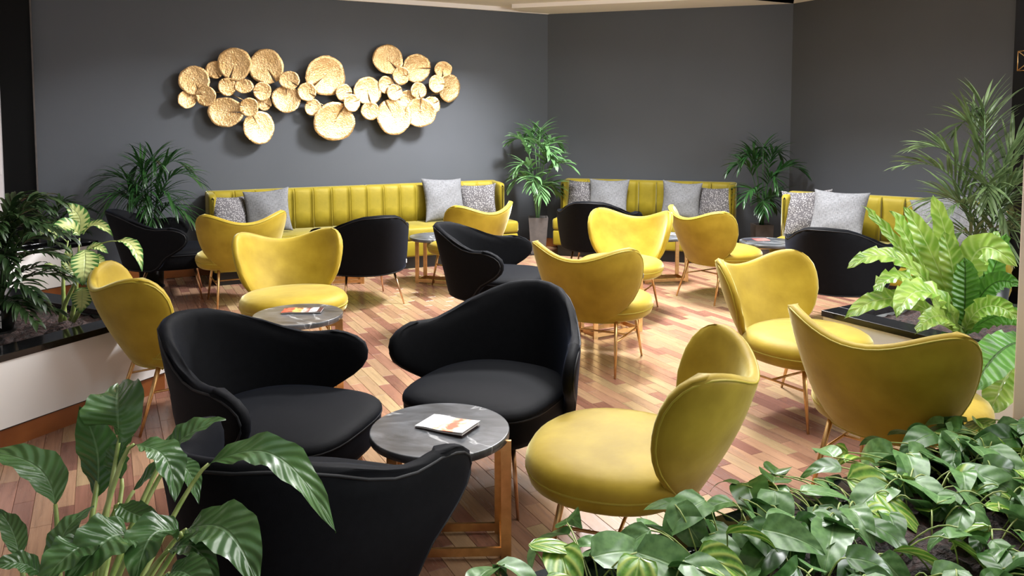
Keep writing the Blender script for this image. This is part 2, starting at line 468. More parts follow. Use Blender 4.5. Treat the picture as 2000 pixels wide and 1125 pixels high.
# main ceiling polygon ring: outer = walls, inner = skylight opening
def ceiling():
    mb = MB(); z = ZC + .045; zt = 3.5
    outer = [(-7,-1.6),(6.2,-1.6),(6.2,6.5),(E3.x+.3,E3.y-.2),(K2.x+.2,K2.y+.2),(K1.x,K1.y+.25),(E1.x-.3,E1.y+.1),(-7,6.2)]
    inner = [(-1.9,1.7),(2.9,1.7),(3.1,4.6),(2.9,5.6),(1.9,7.2),(.35,8.0),(-1.6,7.1),(-1.9,4.0)]
    n = 8
    v = [(x,y,z) for x,y in outer] + [(x,y,z) for x,y in inner] + [(x,y,zt) for x,y in inner]
    f = [(i,(i+1)%n,n+(i+1)%n,n+i) for i in range(n)] + [(n+i,n+(i+1)%n,2*n+(i+1)%n,2*n+i) for i in range(n)]
    mb.add(v, [tuple(reversed(q)) for q in f])
    return mb.build('ceiling', M['ceil'], smooth=False)
struct(ceiling())
struct(band('trim_1', K1 - d2*.25, K2, n2, .62, ZC, ZC+.05, M['ceil'], 0))
struct(band('trim_2', K2, E3, n3, .62, ZC, ZC+.05, M['ceil'], 0))
struct(wall_slab('trim_3', E1, K1, n1, ZC-.004, ZC+.045, .03, M['ceil'])).location = (n1.x*.03, n1.y*.03, 0)

# black column with a white edge line, white tiled wall beyond it
def obox(name, c, ax, ux, uy, z0, z1, mat, parent=None, bev=0):
    """box from corner c along ax (length ux) and its left normal (length uy)"""
    ay = Vector((-ax.y, ax.x))
    mb = MB(); P = [c, c+ax*ux, c+ax*ux+ay*uy, c+ay*uy]
    mb.add([(p.x,p.y,z0) for p in P] + [(p.x,p.y,z1) for p in P], [(0,3,2,1),(4,5,6,7),(0,1,5,4),(1,2,6,5),(2,3,7,6),(3,0,4,7)])
    o = mb.build(name, mat, parent, smooth=False)
    if bev: bevel(o, bev)
    return o
struct(obox('trim_4', E1 + n1*.0, d1, .25, .02, 0, 2.72, M['cable']))
struct(obox('trim_5', E1 + n1*.02 - d1*.012, d1, .012, .03, 0, 2.70, M['grey_pot']))
# tiled side wall, tiles as pieces
C0 = E1 + d1*.25
tile_wall = struct(obox('wall_tiled', C0 + d1*.75 + n1*.11, Vector((-.05,-1)).normalized(), 3.4, -.12, 0, ZC, M['plinth']))
ax = Vector((-.05,-1)).normalized()
bk = obox('wall_tiled_return', C0, d1, .75, .1, 0, ZC, M['tile']); struct(bk); bk.name = 'wall_side'
tn = Vector((-ax.y, ax.x))
fm = MB().box(.002, .498, -.012, 0, .002, .465).mesh('tile', smooth=False)
for j in range(6):
    o = obj('tile', fm, M['tile'], bk)
    p = C0 + n1*.101
    q_ = obj('tile', fm, M['tile'], bk); q_.matrix_world = Matrix.Translation((p.x + d1.x*1.0, p.y + d1.y*1.0, .13 + (j-.0)*.467)) @ Matrix.Rotation(math.atan2(-d1.y, -d1.x), 4, 'Z') @ Matrix.Scale(1 if j < 5 else .6, 4, (0,0,1))
    o.matrix_world = Matrix.Translation((p.x + d1.x*.5, p.y + d1.y*.5, .13 + (j-.0)*.467)) @ Matrix.Rotation(math.atan2(-d1.y, -d1.x), 4, 'Z') @ Matrix.Scale(1 if j < 5 else .6, 4, (0,0,1))
tm = MB().box(0, .594, -.012, .0, 0, .594).mesh('tile', smooth=False)
for i in range(6):
    for j in range(5):
        z = j*.6 + .003
        if z > ZC-.3: continue
        o = obj('tile', tm, M['tile'], tile_wall)
        p = C0 + d1*.75 + n1*.11 + ax*(i*.6)
        if i > 4: continue
        o.matrix_world = Matrix.Translation((p.x, p.y, z)) @ Matrix.Rotation(math.atan2(ax.y, ax.x), 4, 'Z') @ Matrix.Translation((0, .013, 0)) @ Matrix.Scale(min(1,(ZC-z)/.6), 4, (0,0,1))
# black column at the end of the right wall and the beige pillar
struct(obox('trim_6', E3 + n3*.0, d3, .35, -.12, 0, ZC, M['cable']))
struct(obox('wall_beige_pillar', Vector((1.83, 2.80)), Vector((.887,.462)), .7, -.5, .465, ZC+.02, M['pillar'], bev=.004)).name = 'wall_pillar'

# ------------------------------------------------------------------ floor
FA = R(27.6)                                   # planks run away to the left
fl = MB().box(-7.5, 7.5, -3.5, 11.5, -.06, -.008).build('floor', M['floor_base'], smooth=False)
fl.rotation_euler = (0, 0, FA); struct(fl)
PW, PL = .073, .36
ROOM = [E1 + n1*.0, K1, K2, E3, Vector((5.2, 3.0)), Vector((2.4, .2)), Vector((-2.4, .2)), Vector((-5.2, 5.0))]
def inside(p, poly):
    c = False; j = len(poly)-1
    for i in range(len(poly)):
        a, b_ = poly[i], poly[j]
        if (a[1] > p[1]) != (b_[1] > p[1]) and p[0] < (b_[0]-a[0])*(p[1]-a[1])/(b_[1]-a[1]) + a[0]: c = not c
        j = i
    return c
TONES = [(.30,.132,.070),(.35,.180,.088),(.24,.092,.053),(.35,.215,.100),(.36,.235,.104),(.31,.150,.080),(.19,.070,.043),(.34,.195,.094)]
# ------------------------------------------------------------------ sofas
def sofa(name, label, width, nchan, left_wing=True, right_wing=True, group=None):
    """origin on the floor at the middle of the back; faces local -y; x runs along the wall"""
    t = thing(name, label, 'sofa', group=group)
    w = width/2; D = .66; BH = .83
    MB().box(-w+.04, w-.04, -D+.09, -.06, 0, .13).build('plinth', M['plinth'], t, smooth=False)
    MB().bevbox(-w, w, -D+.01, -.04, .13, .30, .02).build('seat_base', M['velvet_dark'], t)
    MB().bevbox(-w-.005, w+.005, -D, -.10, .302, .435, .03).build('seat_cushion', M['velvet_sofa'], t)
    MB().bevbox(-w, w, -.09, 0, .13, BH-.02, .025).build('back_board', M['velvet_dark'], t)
    # channels
    x0 = -w + (.07 if left_wing else .0); x1 = w - (.07 if right_wing else .0)
    cw = (x1-x0)/nchan
    prof = [(-cw/2+.002, .0), (-cw/2+.004, .028), (-cw*.42, .034), (-cw*.25, .040), (0, .043), (cw*.25, .044), (cw*.38, .044), (cw*.43, .060), (cw/2-.006, .064), (cw/2-.001, .045), (cw/2-.001, 0)]
    rows = [(.42, 1), (.60, 1), (.76, 1), (.80, .95), (.825, .75), (.838, .35), (.84, 0)]
    v = []; f = []
    for z, k in rows:
        for (px_, py_) in prof: v.append((px_, -.088 - .02*(1-(z-.42)/.42) - py_*k, z + (.012 if False else 0)))
    n = len(prof)
    for i in range(len(rows)-1):
        for j in range(n-1): f.append((i*n+j, i*n+j+1, (i+1)*n+j+1, (i+1)*n+j))
    f.append(tuple(range(n-1, -1, -1)))
    ch = newmesh('back_channel', v, f); ch.materials.append(M['velvet_sofa'])
    for i in range(nchan):
        o = obj('back_channel', ch, None, t); o.location = (x0 + cw*(i+.5), 0, 0)
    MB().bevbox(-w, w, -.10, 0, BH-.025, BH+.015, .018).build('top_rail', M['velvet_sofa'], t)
    for s, on in ((-1, left_wing), (1, right_wing)):
        if not on: continue
        a, b_ = sorted((s*w, s*(w-.075)))
        # wing: a rounded slab turning forward, piped
        mb = MB(); rings = []
        for yy in (-.02, -.10, -.22, -.30, -.325, -.34):
            ins = 0 if yy > -.31 else (.012 if yy > -.33 else .03)
            zt = BH + .01 - (.0 if yy > -.2 else .02*((-yy-.2)/.14))
            ring = []
            for cx, cz, a0 in ((b_-ins-.02, zt-ins-.025, 0), (a+ins+.02, zt-ins-.025, 90)):
                for k in range(4):
                    an = R(a0+30*k); ring.append((cx+.02*math.cos(an), yy, cz+.025*math.sin(an)))
            ring += [(a+ins, yy, .30), (b_-ins, yy, .30)]
            rings.append(ring)
        mb.loft(rings); mb.build('wing', M['velvet_sofa'], t)
    return t

def put(t, p, n, off=0.03):
    """stand a sofa against a wall: middle p, room normal n (sofa faces n)"""
    t.location = (p.x + n.x*off, p.y + n.y*off, 0)
    t.rotation_euler = (0, 0, math.atan2(n.y, n.x) + math.pi/2)
    return t

G_S = 'mustard channel-back sofas along the walls'
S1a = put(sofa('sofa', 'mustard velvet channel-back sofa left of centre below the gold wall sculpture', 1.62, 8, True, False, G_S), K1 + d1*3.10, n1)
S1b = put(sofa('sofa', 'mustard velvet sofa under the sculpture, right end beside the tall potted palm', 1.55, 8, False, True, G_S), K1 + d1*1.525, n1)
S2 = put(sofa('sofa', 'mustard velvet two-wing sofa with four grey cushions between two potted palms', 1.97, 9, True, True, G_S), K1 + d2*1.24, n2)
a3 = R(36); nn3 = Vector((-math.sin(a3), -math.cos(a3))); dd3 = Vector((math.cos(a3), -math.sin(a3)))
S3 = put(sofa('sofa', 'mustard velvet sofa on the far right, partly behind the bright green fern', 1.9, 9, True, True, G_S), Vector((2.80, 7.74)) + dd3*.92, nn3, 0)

# cushions
def cushion_mesh(name, s, th, seed):
    rnd = random.Random(seed); n = 17; v = []; f = []
    ph = [rnd.uniform(0, 6.28) for _ in range(6)]
    for side in (1, -1):
        for i in range(n):
            for j in range(n):
                a = -1 + 2*i/(n-1); c = -1 + 2*j/(n-1)
                a2 = math.sin(a*math.pi/2); c2 = math.sin(c*math.pi/2)
                x = a2*(1 - .10*(1-c2*c2)); z = c2*(1 - .10*(1-a2*a2))
                k = max(0, (1-a2*a2)*(1-c2*c2))**.42
                wr = 1 + .10*math.sin(4*a2+ph[0]+2*c2) + .07*math.sin(7*c2+ph[1]-3*a2)
                edge = (abs(a2)**3 + abs(c2)**3)
                y = side*th*k*wr + .012*edge*math.sin(3*a2+ph[2])*math.sin(2*c2+ph[3])
                v.append((x*s/2, y, z*s/2))
    idx = lambda sd, i, j: sd*n*n + i*n + j
    for i in range(n-1):
        for j in range(n-1):
            f.append((idx(0,i,j), idx(0,i,j+1), idx(0,i+1,j+1), idx(0,i+1,j)))
            f.append((idx(1,i,j), idx(1,i+1,j), idx(1,i+1,j+1), idx(1,i,j+1)))
    me = newmesh(name, v, f)
    return me
def cushion(label, sofa_t, x, size, mat, lean=16, yaw=0, roll=0, th=.075, y=-.21, seed=1, zoff=0):
    me = cushion_mesh('cushion', size, th, seed)
    o = obj('cushion', me, M[mat])
    tag(o, label, 'cushion', 'grey scatter cushions on the sofas')
    zc = .428 + size/2*math.cos(R(lean))*.97 + abs(math.sin(R(roll)))*size*.3 + zoff
    mat4 = Matrix.Translation(sofa_t.location) @ Matrix.Rotation(sofa_t.rotation_euler[2], 4, 'Z')
    o.matrix_world = mat4 @ Matrix.Translation((x, y, zc)) @ Matrix.Rotation(R(yaw), 4, 'Z') @ Matrix.Rotation(R(-lean), 4, 'X') @ Matrix.Rotation(R(roll), 4, 'Y')
    return o
cushion('speckled cushion tucked in the left end of the left sofa', S1a, -.60, .40, 'speckle', 20, 28, 3, .07, -.27, 3)
cushion('plain grey cushion standing beside the speckled one, left end of the left sofa', S1a, -.26, .44, 'linen', 14, -12, -5, .075, -.30, 4)
cushion('large pale grey cushion toward the right end of the sofa below the sculpture', S1b, .06, .49, 'linen', 14, 4, 2, .08, -.235, 5)
cushion('speckled pinkish cushion in the right corner of the sofa below the sculpture', S1b, .47, .41, 'speckle', 18, -26, -3, .07, -.26, 6)
cushion('speckled cushion at the left end of the middle sofa', S2, -.72, .42, 'speckle', 14, 8, 2, .07, -.20, 7)
cushion('plain grey cushion above the black armchair, left half of the middle sofa', S2, -.42, .47, 'linen', 20, 0, 0, .08, -.31, 8)
cushion('plain grey cushion in the right half of the middle sofa', S2, .40, .44, 'linen', 15, 2, 3, .08, -.28, 9)
cushion('speckled cushion in the right corner of the middle sofa', S2, .76, .39, 'speckle', 18, -14, -2, .07, -.25, 10)
cushion('speckled cushion at the left end of the far right sofa', S3, -.72, .46, 'speckle', 16, 14, -4, .075, -.24, 11)
cushion('wide plain grey cushion on the far right sofa above the black armchair', S3, -.42, .50, 'linen', 20, -4, 1, .085, -.36, 12)
cushion('dark grey cushion leaning behind the fern on the far right sofa', S3, .42, .46, 'linen', 18, 10, -8, .08, -.26, 13)
cushion('grey cushion at the right end of the far right sofa, behind the tallest fern leaf', S3, .70, .44, 'linen', 22, -18, 5, .08, -.30, 14)

# ------------------------------------------------------------------ chairs
def proto_yellow():
    t = thing('side_chair', 'x', 'chair')
    v, f = shell(PY, .022, .028)
    bk = obj('backrest', newmesh('backrest', v, f), M['velvet'], t)
    MB().tube(edge_path(PY, .018, .012), .0038, 6, False).build('piping', M['piping_y'], bk)
    lo, hi = seat_rings(.338, .303, 2.25, .315, .372, .458, .043)
    st = MB().loft(lo + hi[1:]).build('seat', M['velvet'], t)
    r = [Vector(p) for p in hi[0]]; r.append(r[0])
    MB().tube([p*1.0 for p in r], .0042, 6, False).build('seat_piping', M['piping_y'], st)
    feet = {}
    for sx in (-1, 1):
        for (ty, fy, nm_) in ((.17, .235, 'f'), (-.17, -.285, 'r')):
            top = (sx*.185, ty, .345); ft = (sx*.222, fy, 0)
            MB().tube([top, tuple(lerp(a, b_, .5) for a, b_ in zip(top, ft)), ft], [.0125, .0105, .0065], 10).build('leg', M['brass'], t)
            feet[(sx, nm_)] = [tuple(lerp(a, b_, .42) for a, b_ in zip(top, ft))]
    for sx in (-1, 1):
        a, b_ = feet[(sx,'f')][0], feet[(sx,'r')][0]
        MB().tube([a, b_], .006, 8).build('stretcher', M['brass'], t)
    mid = lambda sx: tuple(lerp(a, b_, .5) for a, b_ in zip(feet[(sx,'f')][0], feet[(sx,'r')][0]))
    MB().tube([mid(-1), mid(1)], .006, 8).build('stretcher', M['brass'], t)
    return t
def proto_black():
    t = thing('armchair', 'x', 'armchair')
    v, f = shell(PB, .027, .036)
    bk = obj('backrest', newmesh('backrest', v, f), M['black'], t)
    MB().tube(edge_path(PB, .022, .016), .0045, 6, False).build('piping', M['piping_b'], bk)
    lo, hi = seat_rings(.318, .335, 2.4, .27, .40, .452, .012, 3.4)
    st = MB().loft(lo + hi[1:]).build('seat', M['black'], t)
    r = [Vector(p) for p in hi[0]]; r.append(r[0])
    MB().tube(r, .004, 6, False).build('seat_piping', M['piping_b'], st)
    for sx in (-1, 1):
        for (ty, fy) in ((.19, .25), (-.17, -.29)):
            top = (sx*.20, ty, .29); ft = (sx*.255, fy, 0)
            MB().tube([top, ft], [.011, .006], 10).build('leg', M['rose_brass'], t)
    p = Vector(SB(*AB(.80, .18))); tg = MB().box(-.004, .004, -.014, .014, -.016, .016).build('care_tag', M['tag'], t, smooth=False)
    tg.location = p + Vector((.028, 0, 0)); tg['label'] = 'small white care tag'
    return t
PYt, PBt = proto_yellow(), proto_black()
used = set()
def place(proto, x, y, phi, label, group):
    if proto.name not in used: t = proto; used.add(proto.name)
    else: t = copy_tree(proto)
    t.location = (x, y, 0); t.rotation_euler = (0, 0, -R(phi))
    t['label'] = label; t['group'] = group
    if 'armchair' in label and 'square from behind' not in label and 'bottom edge' not in label and proto.name == 'armchair': drop.append(t)
    return t
drop = []
GY, GB = 'mustard velvet side chairs', 'black wool armchairs'
for a in [
    (-1.75, 4.10, 50, 'mustard chair against the white planter on the left, seen from behind'),
    (-2.318, 6.58, -29, 'mustard chair seen from behind at left, just behind the facing mustard chair'),
    (-1.42, 5.02, 157, 'mustard chair facing the camera behind the small round table with the red magazine'),
    (-.43, 7.23, -38, 'mustard chair with its back to us before the pinkish speckled cushion'),
    (.55, 4.96, 27, 'mustard chair mid-room with its back to us, right of the tall black armchair'),
    (.888, 6.25, 205, 'mustard chair facing the camera in front of the middle sofa'),
    (1.81, 6.78, 58, 'mustard chair beside the small table by the far right potted palm, seen from behind'),
    (1.53, 4.10, 148, 'mustard chair facing us with brightly lit backrest, in front of the right black armchair'),
    (1.575, 3.15, 46, 'large near mustard chair with its back to us just behind the pothos on the right'),
    (.40, 2.66, -71, 'nearest mustard chair facing left toward the marble table, round seat in full view')]:
    place(PYt, a[0], a[1], a[2], a[3], GY)
for a in [
    (-3.0, 6.82, 68, 'black armchair at the far left in front of the dark palm'),
    (-1.27, 6.65, -28, 'black armchair seen square from behind in front of the left sofa'),
    (-.095, 5.70, 105, 'black armchair turned right in the middle of the room'),
    (.85, 7.76, 16, 'black armchair seen from behind below the cushions of the middle sofa'),
    (2.50, 5.92, 34, 'black armchair with its back to us, partly behind the green fern on the right'),
    (-.885, 2.95, 107, 'large black armchair at left front facing right toward the marble table'),
    (-.09, 3.29, 207, 'tall black armchair facing us behind the near marble table'),
    (-.575, 2.20, 15, 'nearest black armchair cut by the bottom edge, back to the camera')]:
    place(PBt, a[0], a[1], a[2], a[3], GB)

for t in drop:
    for ch in list(t.children):
        if ch.name.startswith('care_tag'): bpy.data.objects.remove(ch)
# ------------------------------------------------------------------ tables
def proto_table():
    t = thing('side_table', 'x', 'table')
    mb = MB(); rings = [super_ring(r_, r_, 2, z, 64) for r_, z in ((.244,.420),(.25,.424),(.25,.447),(.2485,.4495),(.246,.450))]
    mb.loft(rings); top = mb.build('tabletop', M['marble'], t)
    for p in top.data.polygons:
        if len(p.vertices) > 4: p.use_smooth = False
    w, d = .018, .0055
    xs = (-.165, .236)
    def bar(a, b_, name, parent=t):
        return flat(bevel(MB().box(*a, *b_, *name[1]).build(name[0], M['brass'], parent), .0015, 1))
    for x in xs:
        for y in (-.07, .10):
            if x > 0 and y > 0: x_, y_ = .215, y
            else: x_, y_ = x, y
            MB().box(x_-w, x_+w, y_-d, y_+d, 0, .42 if abs(x_) < .2 else .43).build('leg', M['brass'], t, smooth=False)
    for y, xe in ((-.07, .236), (.10, .215)):
        MB().box(xs[0]+w, xe-w, y-d, y+d, .012, .042).build('stretcher', M['brass'], t, smooth=False)
        MB().box(xs[0]+w, xe-w, y-d, y+d, .392, .42).build('top_bar', M['brass'], t, smooth=False)
    for x in (xs[0], .22):
        MB().box(x-d, x+d, -.07+d, .10-d, .012, .042).build('stretcher', M['brass'], t, smooth=False)
    return t
PT = proto_table()
GT = 'round black marble side tables'
TABLES = {}
for key, x, y, rz, lab in [
    ('near', -.259, 2.747, 2, 'near round black marble table holding the white booklet, between black armchairs and mustard chair'),
    ('left', -1.218, 4.395, 8, 'round black marble table with the red and yellow magazine in front of a mustard chair'),
    ('sofa', -.72, 7.36, -20, 'round marble table almost hidden behind the right-turned black armchair near the left sofa'),
    ('twin', -1.66, 7.35, 10, 'round marble table hidden behind the square-on black armchair near the left sofa'),
    ('mid', .70, 5.60, 30, 'round marble table between the two mustard chairs in the middle, only its rim showing'),
    ('mids', 1.42, 7.42, 12, 'round marble table before the middle sofa, seen between two mustard chairs'),
    ('right', 2.32, 7.04, 15, 'round black marble table with a red leaflet next to the right sofa')]:
    t = PT if key == 'near' else copy_tree(PT)
    t.location = (x, y, 0); t.rotation_euler = (0, 0, R(rz)); t['label'] = lab; t['group'] = GT
    TABLES[key] = t

# magazines
def magmat(name, kind):
    m, nt, b = nm(name); v = coord(nt, 'Generated')
    sp = N(nt, 'ShaderNodeSeparateXYZ'); nt.links.new(v, sp.inputs[0]); X, Y = sp.outputs[0], sp.outputs[1]
    nz = noise(nt, v, 3.2, 3, .6, 1.0)
    if kind == 'white':
        red = ramp(nt, mth(nt, 'ADD', mth(nt, 'MULTIPLY', nz, .8), mth(nt, 'ABSOLUTE', mth(nt, 'SUBTRACT', X, .62))), [(.40, (.85,.20,.12)), (.50, (.9,.62,.42)), (.60, (.82,.80,.82))])
        lines = ramp(nt, mth(nt, 'FRACT', mth(nt, 'MULTIPLY', Y, 7)), [(.5, (1,)*3), (.55, (.80,)*3), (.8, (.80,)*3), (.85, (1,)*3)])
        left = ramp(nt, X, [(.34, (1,)*3), (.36, (0,)*3)], 'LINEAR')
        col = mixc(nt, left, red, lines)
    elif kind == 'red':
        col = ramp(nt, X, [(0, (.75,.10,.07)), (.26, (.80,.14,.08)), (.30, (.85,.55,.16)), (.48, (.8,.35,.12)), (.52, (.8,.7,.62)), (.68, (.25,.06,.05)), (.70, (.85,.80,.80)), (.88, (.85,.8,.8)), (.90, (.05,.03,.04)), (1, (.06,.04,.05))], 'LINEAR')
        col = mixc(nt, ramp(nt, nz, [(.5, (0,)*3), (.56, (.8,)*3)]), col, (.10,.02,.02))
    elif kind == 'leaflet':
        col = ramp(nt, X, [(.0, (.02,.02,.03)), (.4, (.03,.03,.04)), (.46, (.75,.10,.09)), (1, (.70,.16,.14))])
    else:
        col = ramp(nt, nz, [(.45, (.05,.05,.05)), (.55, (.6,.6,.6))])
    nt.links.new(col, b.inputs['Base Color']); b.inputs['Roughness'].default_value = .35
    return m
def magazine(label, x, y, z, rz, w, h, mat, pages=6, warp=.004):
    t = thing('magazine', label, 'magazine', (x, y, z), R(rz))
    def sheet(z0, z1, sk, ins=0):
        mb = MB(); n = 9; rings = []
        for i in range(n):
            a = -w/2 + ins + (w-2*ins)*i/(n-1); k = i/(n-1)
            lift = warp*(k**2)*1.0 + .0035*math.sin(math.pi*min(1, k*2.2))*(1 if k < .45 else 0)
            rings.append([(a, -h/2+ins, z0 + lift*sk), (a, h/2-ins, z0 + lift*sk), (a, h/2-ins, z1 + lift*sk), (a, -h/2+ins, z1 + lift*sk)])
        return mb.loft(rings)
    sheet(0, .0012, .1).build('back_cover', M['mag_edge'], t, smooth=False)
    sheet(.0013, .0065, .5, .003).build('pages', M['mag_pages'], t, smooth=False)
    sheet(.0068, .0080, 1.0).build('front_cover', mat, t, smooth=False)
    return t
M['mag_pages'] = plain('paper edge', (.70,.68,.66), .6); M['mag_edge'] = plain('dark cover back', (.03,.02,.02), .4)
magazine('white folded booklet with a red blot lying on the near marble table', -.232, 2.755, .451, -28, .20, .125, magmat('white booklet cover', 'white'), warp=.012)
magazine('red, yellow and white magazine on the left marble table', -1.205, 4.445, .451, 4, .225, .105, magmat('red magazine cover', 'red'))
magazine('red and black leaflet on the round table beside the right sofa', 2.22, 7.07, .451, 5, .22, .12, magmat('red leaflet', 'leaflet'))
magazine('grey printed leaflet on the table before the middle sofa', 1.52, 7.42, .451, 10, .20, .14, magmat('grey leaflet', 'grey'))

# ------------------------------------------------------------------ wall sculpture
def onwall(px, py, off=.10):
    """point of the plane standing 'off' in front of the sculpture wall for a direction through the photo"""
    a = (px-1000)/F_PX; b_ = -(py-PP_Y)/F_PX
    d = Vector((a, math.cos(PITCH) + b_*math.sin(PITCH), -math.sin(PITCH) + b_*math.cos(PITCH)))
    nn = Vector((n1.x, n1.y, 0)); p0 = Vector((K1.x, K1.y, 0)) + nn*off
    t = (p0 - Vector((0,0,CAM_H))).dot(nn)/d.dot(nn)
    return Vector((0,0,CAM_H)) + d*t
# (x, y, rx, ry, slit angle, layer) measured on an enlargement of the sculpture
DISCS = [(330,255,58,58,-60,0),(1740,485,58,58,30,0),(150,448,62,58,60,1),(1855,373,76,92,180,0),(412,365,60,60,120,2),(520,360,62,48,90,2),
 (197,325,102,96,-70,1),(272,425,66,66,170,2),(665,235,112,115,-60,0),(460,218,108,108,-110,2),(640,395,60,62,180,1),(650,470,50,50,-30,0),
 (795,445,94,88,90,1),(815,322,66,60,-40,3),(400,530,115,97,0,1),(618,630,104,108,120,1),(553,498,62,62,170,3),
 (1050,295,132,130,-140,1),(930,398,60,62,-30,3),(970,500,56,56,150,1),(1108,592,136,126,60,2),(1172,405,55,58,0,2),(1223,470,56,58,20,3),
 (1325,392,92,92,-80,1),(1342,522,60,60,90,2),(1455,187,93,97,-50,1),(1445,352,52,58,0,1),(1542,293,52,60,0,3),(1643,245,90,94,0,1),
 (1502,402,52,56,30,2),(1585,442,50,56,90,1),(1495,560,108,118,120,2),(1657,390,56,54,-80,2),(1667,533,95,95,90,3),(1815,252,56,52,-90,1),(1775,347,54,58,0,2)]
def sculpture():
    c = onwall(320 + 1000/3.3333, 60 + 400/3.3333, 0)
    t = thing('wall_sculpture', 'long gold wall sculpture of overlapping hammered metal discs on the charcoal wall', 'wall art', (c.x, c.y, c.z), math.atan2(d1.y, d1.x) + math.pi)
    inv = (Matrix.Translation(c) @ Matrix.Rotation(math.atan2(d1.y, d1.x) + math.pi, 4, 'Z')).inverted()
    rnd = random.Random(5)
    for (x, y, rx, ry, sl, lay) in DISCS:
        off = .07 + .028*lay + rnd.uniform(-.006, .006)
        p = inv @ onwall(320 + x/3.3333, 60 + y/3.3333, off)
        e = inv @ onwall(320 + (x+rx)/3.3333, 60 + y/3.3333, off); g = inv @ onwall(320 + x/3.3333, 60 + (y+ry)/3.3333, off)
        ax, az = abs(e.x-p.x), abs(g.z-p.z)
        na, nr = 44, 7; v = []; f = []
        ph = [rnd.uniform(0, 6.28) for _ in range(5)]
        tx, tz = rnd.uniform(-.22, .22), rnd.uniform(-.20, .12)
        for i in range(nr+1):
            q = i/nr
            for j in range(na+1):
                th = R(sl) + R(1.6 if q > .2 else 0) + (2*math.pi - R(3.2 if q > .2 else 0))*j/na
                wob = 1 + .02*math.sin(3*th+ph[0]) + .012*math.sin(7*th+ph[1]) + .007*math.sin(17*th+ph[2])
                xx, zz = ax*q*wob*math.cos(th), az*q*wob*math.sin(th)
                dish = .14*max(ax, az)*(q*q) * (1 if lay % 2 else .7)
                cr = .0035*math.sin(23*th + 9*q + ph[3])*q + .003*math.sin(31*q + 5*th + ph[4])*q
                slitlift = .007*(math.exp(-(j/3.0)**2) - math.exp(-((na-j)/3.0)**2))*q
                v.append((p.x + xx, p.y - dish + cr - slitlift + tx*xx - tz*zz, p.z + zz))
        w = na+1
        for i in range(nr):
            for j in range(na): f.append((i*w+j, i*w+j+1, (i+1)*w+j+1, (i+1)*w+j))
        me = newmesh('disc', v, f); o = obj('disc', me, M['gold'], t)
        sm = o.modifiers.new('thick', 'SOLIDIFY'); sm.thickness = .003
    mb = MB()
    pts = [(197,400),(412,400),(553,470),(650,420),(795,420),(930,430),(1108,520),(1223,450),(1325,430),(1445,400),(1585,420),(1740,415),(1845,400)]
    for a, b_ in zip(pts, pts[1:]):
        A = inv @ onwall(320 + a[0]/3.3333, 60 + a[1]/3.3333, .045); B = inv @ onwall(320 + b_[0]/3.3333, 60 + b_[1]/3.3333, .045)
        mb.tube([A, B], .005, 6)
    fr = mb.build('frame_rod', M['brass'], t)
    for a in (pts[1], pts[6], pts[11]):
        A = inv @ onwall(320 + a[0]/3.3333, 60 + a[1]/3.3333, .0); B = inv @ onwall(320 + a[0]/3.3333, 60 + a[1]/3.3333, .045)
        MB().tube([A, B], .006, 6).build('standoff', M['brass'], t)
    return t
sculpture()
# small brass wire lantern by the right column
def lantern():
    p = Vector((4.14, 6.30))
    t = thing('wall_lamp', 'small brass wire-frame lamp at the top right edge by the pillar', 'lamp', (p.x, p.y, 2.02), R(-63))
    h = .065; V = [(-h,-h*.9,-h*1.2),(h,-h*.9,-h*1.2),(h,h*.9,-h*1.2),(-h,h*.9,-h*1.2),(-h,-h*.9,h*1.2),(h,-h*.9,h*1.2),(h,h*.9,h*1.2),(-h,h*.9,h*1.2)]
    for a, b_ in ((0,1),(1,2),(2,3),(3,0),(4,5),(5,6),(6,7),(7,4),(0,4),(1,5),(2,6),(3,7),(0,6),(1,7),(2,4),(3,5)):
        MB().tube([V[a], V[b_]], .004, 5).build('wire', M['brass'], t)
    MB().box(-.02, .02, h*.9, .22, -.02, .02).build('bracket', M['cable'], t, smooth=False)
lantern()
# ------------------------------------------------------------------ planters
def planter(name, label, c, ax, L, D, zt=.46, rim=.15, rimt=.035, soil_drop=.05, base=True, group='white planters with black granite rims', bodymat='white'):
    c = Vector(c); ax = Vector(ax).normalized(); ay = Vector((-ax.y, ax.x))
    t = thing(name, label, 'planter', (c.x, c.y, 0), math.atan2(ax.y, ax.x), group)
    bz = .105
    if base: MB().box(.012, L-.012, .012, D-.012, 0, bz).build('plinth_board', M['wood_base'], t, smooth=False)
    w = .05
    mb = MB(); z0, z1 = bz if base else 0, zt-rimt
    mb.box(0, L, 0, w, z0, z1); mb.box(0, L, D-w, D, z0, z1); mb.box(0, w, w, D-w, z0, z1); mb.box(L-w, L, w, D-w, z0, z1)
    mb.build('body', M[bodymat], t, smooth=False)
    if base: MB().box(.004, L-.004, .004, D-.004, bz-.006, bz).build('shadow_gap', M['plinth'], t, smooth=False)
    o = .008
    for (x0, x1, y0, y1) in ((-o, L+o, -o, rim), (-o, L+o, D-rim, D+o), (-o, rim, rim, D-rim), (L-rim, L+o, rim, D-rim)):
        flat(bevel(MB().box(x0, x1, y0, y1, zt-rimt, zt).build('rim_slab', M['granite'], t), .003, 2))
    # soil
    rnd = random.Random(7); nx, ny = max(4, int((L-2*rim)/.035)), max(4, int((D-2*rim)/.035)); v = []; f = []
    for i in range(nx+1):
        for j in range(ny+1):
            v.append((lerp(rim-.01, L-rim+.01, i/nx), lerp(rim-.01, D-rim+.01, j/ny), zt-soil_drop + rnd.uniform(-.012, .014)))
    for i in range(nx):
        for j in range(ny):
            a = i*(ny+1)+j; f.append((a, a+ny+1, a+ny+2, a+1))
    s = obj('bark_mulch', newmesh('bark_mulch', v, f, smooth=False), M['soil'], t); s['kind'] = 'stuff'
    return t
axA = Vector((.43,.903)).normalized()
